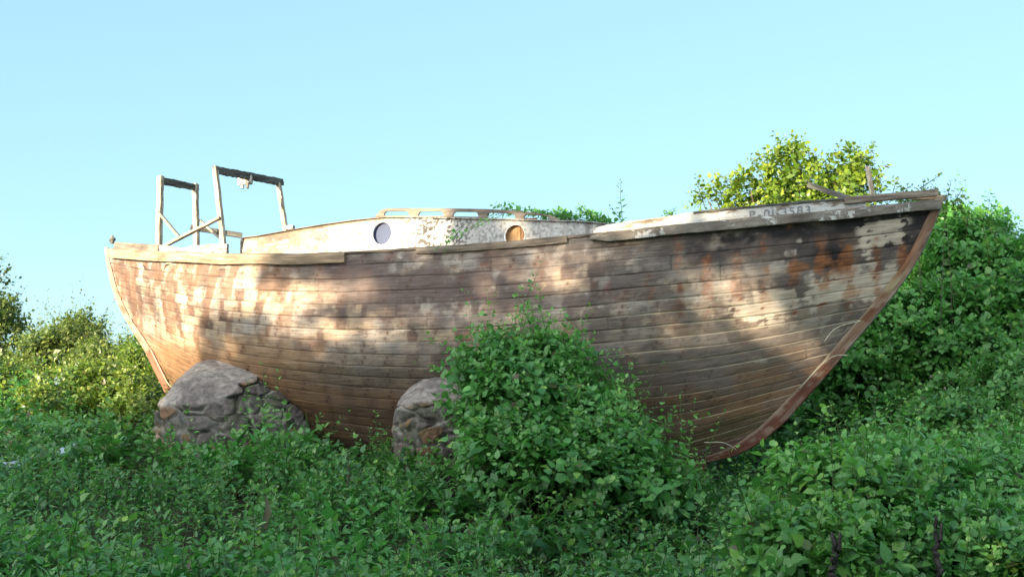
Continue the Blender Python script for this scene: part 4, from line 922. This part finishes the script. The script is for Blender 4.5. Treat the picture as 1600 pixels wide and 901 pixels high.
bush('wispy_shrub', 'wispy shoots with pale leaves standing beyond the tip of the bow', 'shrub', [lobe(1478, 330, 13.6, 12, 22, .2), lobe(1440, 330, 13.8, 40, 20, .3)], 50, (.05, .08), (.15, .3), L_yel, .5, 10, tw=0, stem_r0=.008,
     extra=[tw_px([(1420, 318, 1408, 280), (1440, 318, 1444, 262), (1444, 290, 1470, 272), (1478, 330, 1484, 268), (1490, 320, 1500, 296), (1395, 310, 1420, 284), (1460, 318, 1440, 286)], 13.6, .06, 12), tw_px([(1545, 400, 1533, 330), (1560, 380, 1545, 340), (1580, 420, 1598, 375), (1510, 360, 1512, 325), (1595, 400, 1606, 360)], 14.2, .05, 14, .2), tw_px([(1480, 336, 1595, 330)], 13.9, .03, 10)])

# vines on the boat
def vine(label, runs, Y, leaf, mat, nl=16, dens=3, young=.3):
    b0 = at(*runs[0][:2], Y); e = empty('vine', b0, label, 'vine'); g = []
    for (x0, y0, x1, y1) in runs:
        n = dens; b = at(np.full(n, x0)+rng.normal(0, 4, n), np.full(n, y0)+rng.normal(0, 2, n), np.full(n, Y)+rng.normal(0, .12, n)); t = at(np.full(n, x1)+rng.normal(0, 6, n), np.full(n, y1)+rng.normal(0, 3, n), np.full(n, Y)+rng.normal(0, .12, n))
        g.append(sprigs(b, t-b, np.linalg.norm(t-b, axis=1), np.full(n, leaf), nl, np.full(n, .5), np.full(n, young), stem_r=.004))
    V, f, c = cat_f(*g); mk('leafy_runner', V, [f], mat, e, c); return e
vine('low green vine creeping along the cabin roof', [(950, 348, 870, 322), (920, 345, 830, 318), (880, 344, 790, 322), (880, 343, 822, 326), (940, 346, 900, 315), (900, 345, 860, 316), (822, 332, 770, 322), (880, 344, 828, 338), (955, 350, 925, 325)], 12.2, .062, L_mound, 18, 3)
vine('thin vine trailing down the flaking white cabin side', [(765, 342, 700, 372), (720, 362, 683, 384)], 11.25, .04, L_mound, 14, 2)
vine('upright vine shoot standing alone on the deck in front of the cabin', [(975, 350, 967, 262), (972, 348, 962, 322)], 11.6, .055, L_mound, 18, 1)
vine('small leafy sprig on the peeling bulwark', [(1058, 338, 1048, 322), (1062, 338, 1040, 332), (1055, 340, 1030, 326), (1050, 338, 1056, 326)], 11.4, .045, L_mound, 10, 1)

# shrubs beyond the stern, in the sun
bush('yellow_shrub', 'bright yellow green shrub left of the stern', 'shrub', [lobe(130, 625, 14.5, 60, 42, .6), lobe(195, 625, 14.6, 50, 36, .5), lobe(90, 640, 14.2, 50, 30, .5), lobe(230, 650, 14.0, 45, 30, .5)], 800, (.05, .085), (.18, .36), L_yel, 1.0, 12, tw=40, up=.9, tint=(.1, .7))
bush('yellow_shrub', 'yellow leaved shrub cut off by the left edge of the photo', 'shrub', [lobe(5, 620, 15, 35, 40, .5), lobe(-50, 620, 15, 50, 50, .6)], 380, (.05, .085), (.18, .36), L_yel, .9, 12, tw=20, up=.9, tint=(.1, .7))
bush('grey_green_shrub', 'tall grey green shrub with spindly tops left of the boat', 'shrub', [lobe(95, 570, 20, 50, 45, .7), lobe(125, 545, 20.4, 28, 36, .5), lobe(60, 590, 20, 40, 35, .7)], 700, (.07, .12), (.25, .5), L_left, .5, 11, tw=30, up=.9, simple=True, extra=[tw_px([(100, 530, 85, 498), (108, 525, 103, 486), (120, 530, 126, 504), (60, 560, 52, 530), (95, 520, 80, 506)], 20, .10, 12, .5)])
bush('grey_green_shrub', 'rounded grey green shrub between the spindly shrub and the stern', 'shrub', [lobe(165, 585, 19, 45, 40, .7), lobe(205, 600, 18.6, 35, 35, .6)], 620, (.07, .11), (.25, .45), L_left, .5, 11, tw=25, up=.8, simple=True)
bush('dark_shrub', 'dark leafy shrub directly behind the sternpost', 'shrub', [lobe(228, 575, 17.5, 28, 40, .5), lobe(262, 600, 17, 40, 32, .6), lobe(300, 620, 17, 40, 30, .6)], 560, (.06, .10), (.2, .4), L_tree, .15, 11, tw=15, up=.6, tint=(0, .4), simple=True)
tree('roadside_tree', 'dark green tree at the left edge of the photo', [lobe(-5, 520, 22, 30, 48, .6), lobe(-40, 480, 22.4, 50, 60, .8), lobe(15, 545, 22, 22, 28, .5), lobe(-70, 540, 22, 60, 50, .8)], (-25, 620), 22, 800, (.08, .13), (.25, .5), L_left, .1, 10, tint=(0, .5), tw=25, simple=True)
bush('low_scrub', 'low olive scrub in front of the shrubs at far left', 'scrub', [lobe(40, 640, 17, 60, 30, .8), lobe(-40, 640, 17, 60, 30, .8), lobe(150, 650, 16, 70, 25, .8), lobe(250, 640, 15.6, 50, 30, .7)], 900, (.05, .085), (.18, .36), L_left, .5, 10, tw=30, up=.8, simple=True)

# torn pale plastic sheet lying in the creeper
def rag():
    n, k = 60, 12; t = np.linspace(0, 1, n)[:, None]; s = np.linspace(-1, 1, k)[None]
    px = np.interp(t, [0, .25, .5, .75, 1], [-5, 40, 70, 98, 118])+0*s; py = np.interp(t, [0, .25, .5, .75, 1], [726, 720, 712, 703, 690])+0*s
    P = at(px, py+2, 11.2+0*px)
    w = .02+.045*fbm(t*7+0*s, 0*t+0*s, 401, 2)
    P = P+np.stack([.05*(fbm(t*12, s*2, 402, 3)-.5), s*w*1.4, s*w*.7+.10*(fbm(t*14, s*3, 403, 3)-.5)], -1)
    fa = gridf(n, k); keep = fbm(t*9, s*2.0, 404, 3)[:-1, :-1].ravel() > .56
    o = mk('plastic_sheet', P.reshape(-1, 3), [fa[keep]], M_rag, None, loc=P.reshape(-1, 3).mean(0)); m_ = o.modifiers.new('t', 'SOLIDIFY'); m_.thickness = .003
    tag(o, 'torn pale blue white plastic sheet lying in the creeper at left', 'plastic sheet')
rag()

# ------------------------------------------------------------------ tall trees behind the viewer that shade the place
def lit(px, py):
    """1 where evening sun gets through onto the boat (photo survey)"""
    L = np.zeros(px.shape)
    def el(x, y, rx, ry, k=1.0, rot=0.0):
        nonlocal L
        c, s = math.cos(rot), math.sin(rot); dx, dy = px-x, py-y; q = ((dx*c+dy*s)/rx)**2+((-dx*s+dy*c)/ry)**2
        L = np.maximum(L, k*(1-sstep(.75, 1.15, q)))
    L = np.maximum(L, (px < 455+25*np.sin(py*.05)) * (py < 500))                       # stern quarter
    L = np.maximum(L, (px < 340) * (py < 575)*(py < 640-.25*px))
    el(250, 560, 80, 60); el(515, 480, 60, 26, 1, -.1); el(590, 475, 34, 26, .9); el(420, 470, 60, 34); el(560, 540, 110, 14, .9, .05); el(670, 520, 60, 20, .6); el(640, 550, 60, 12, .6); el(480, 500, 60, 16, .8)
    L = np.maximum(L, (px > 330)*(px < 640)*(py < 396))                                # cabin aft part
    el(655, 360, 40, 30, .6); el(805, 362, 30, 22, .8); el(885, 430, 48, 40, .9); el(700, 330, 160, 8, .7)
    el(1000, 350, 90, 22, .95, -.1); el(1120, 425, 70, 20, .6, -.1); el(1215, 480, 110, 34, .75, -.1); el(1340, 460, 100, 44, .95, -.3); el(1180, 440, 90, 22, .6); el(1410, 420, 34, 46, .7, .4); el(1260, 540, 70, 20, .5, -.2); el(1440, 350, 30, 30, .4)
    el(760, 500, 50, 12, .4); el(980, 400, 60, 12, .4)
    L = np.where((py < 300) | ((px < 260) & (py < 645)), 1, L)
    sh = np.zeros(px.shape)
    for (x, y, rx, ry) in ((405, 517, 70, 14), (540, 418, 90, 24), (470, 432, 30, 22), (440, 440, 16, 12), (700, 450, 70, 30), (1010, 450, 70, 34), (1130, 385, 110, 18), (640, 600, 160, 30), (470, 560, 60, 14)):
        sh = np.maximum(sh, 1-sstep(.7, 1.2, ((px-x)/rx)**2+((py-y)/ry)**2))
    base = .05+.16*sstep(.42, .60, fbm(px*.012, py*.02, 501, 4))*(py < 600)+.14*sstep(.45, .6, fbm(px*.03, py*.035, 503, 3))*(px > 900)*(py < 560)
    L = L*(.55+.45*sstep(.30, .46, fbm(px*.035+9, py*.05, 502, 4)))*np.where(L > .98, 1, 1)
    L = np.where((py < 345) & (px < 690), 1, L)
    return np.clip(np.maximum(L-sh, base*(1-sh)), 0, 1)
CY = -6.0                                                                            # distance of the tree row
gxp, gyp = np.meshgrid(np.arange(130, 1500, 5.0), np.arange(285, 720, 5.0), indexing='ij'); gxp = gxp+rng.uniform(-2.5, 2.5, gxp.shape); gyp = gyp+rng.uniform(-2.5, 2.5, gyp.shape)
Lm = lit(gxp.ravel(), gyp.ravel())
boff = np.interp(gyp.ravel(), [300, 380, 480, 600, 720], [.9, 1.3, 1.3, .8, .3])*np.interp(gxp.ravel(), [170, 400, 800, 1200, 1470], [.1, .8, 1, .75, .05])
d_ = ray(gxp.ravel(), gyp.ravel()); oo = EYE[:2]-S0-nn*boff[:, None]; kk = -(oo @ nn)/(d_[:, :2] @ nn); HP = EYE+d_*kk[:, None]
keep = np.clip(-np.log(np.clip(Lm, .02, 1))/5.0, 0, .8)*np.where(Lm > .97, 0, 1); ok = rng.random(len(Lm)) < keep
HP = HP[ok]; tt = (HP[:, 1]-CY)/(-SUN[1]); CP = HP+SUN*tt[:, None]  # crown leaves placed towards the sun wherever shade is wanted on the hull
def cells(x0, x1, y0, y1, Y=None, b=None, n=4000):
    px = rng.uniform(x0, x1, n); py = rng.uniform(y0, y1, n)
    H = at(px, py, np.full(n, Y)) if Y else (lambda q: W(q[:, 0], b, q[:, 1]))(cp(px, py, b))
    return H+SUN*((H[:, 1]-CY)/(-SUN[1]))[:, None]
CP = np.concatenate([CP, cells(262, 500, 590, 740, Y=12.0, n=3500), cells(615, 860, 575, 760, Y=11.2, n=2600), cells(705, 780, 322, 385, b=.85, n=260), cells(830, 925, 322, 375, b=.85, n=330)])
reps = 2; CP = np.repeat(CP, reps, 0); CP = CP+SUN*rng.uniform(-1.0, 1.0, len(CP))[:, None]+rng.normal(0, .02, CP.shape)
# dense lower crowns and undergrowth of the same row: shade for the ground in front
zmax = lambda x: np.interp(x, [-24, -19, -16, -12, -8, -4, 2, 6], [6.8, 7.3, 7.5, 7.5, 7.5, 7.5, 7.5, 7.0])
nx = 30000; bx_ = rng.uniform(-20.5, 5, nx); bz_ = rng.uniform(0, 1, nx)*zmax(bx_); BP = np.stack([bx_, CY+rng.uniform(-1.0, 1.0, nx), bz_], 1)
# right of the boat: crowns that shade the thicket
nx2 = 9000; q = np.stack([rng.uniform(6.3, 10.5, nx2), rng.uniform(13, 16, nx2), rng.uniform(.8, 3.6, nx2)], 1); q = q+SUN*((q[:, 1]-CY)/(-SUN[1]))[:, None]; q = q+SUN*rng.uniform(-1, 1, nx2)[:, None]
allc = np.concatenate([CP, BP, q]); szs = np.concatenate([np.full(len(CP), .105), np.full(len(BP), .26), np.full(len(q), .20)])
# share the leaves out among a row of trees by nearest trunk
tx = np.array([-22, -18.5, -15.3, -12.2, -9, -5.8, -2.2, 2.5]); own = np.abs(allc[:, 0:1]+.6*np.sin(allc[:, 2:3]*1.3)-tx[None]).argmin(1)
for i, x in enumerate(tx):
    e = empty('shade_tree', (x, CY, 0), 'tall leafy tree in the unseen row behind the viewer, crown shaped for its shade', 'tree', 'tall trees behind the viewer'); m = own == i
    p = allc[m]; n = len(p)
    if n:
        nv = norm(SUN+rng.normal(0, .35, (n, 3))); dv = norm(np.cross(nv, rng.normal(size=(n, 3)))); v, f, c = leaves(p-dv*szs[m][:, None]*.5, dv, nv, szs[m]*rng.uniform(.8, 1.2, n), np.tile([.4, .1, 0.], (n, 1)), True, 1.3)
        mk('crown', v, [f], L_cast, e, c)
        top = p[:, 2].max(); r = np.random.default_rng(i); parts = [tube(np.array([[x, CY, -.1], [x+.1, CY, top*.4], [x-.1, CY+.1, top*.75]]), [.16, .12, .05], 8)]
        V, f2 = join(parts); mk('trunk', V, f2, M_bark, e)
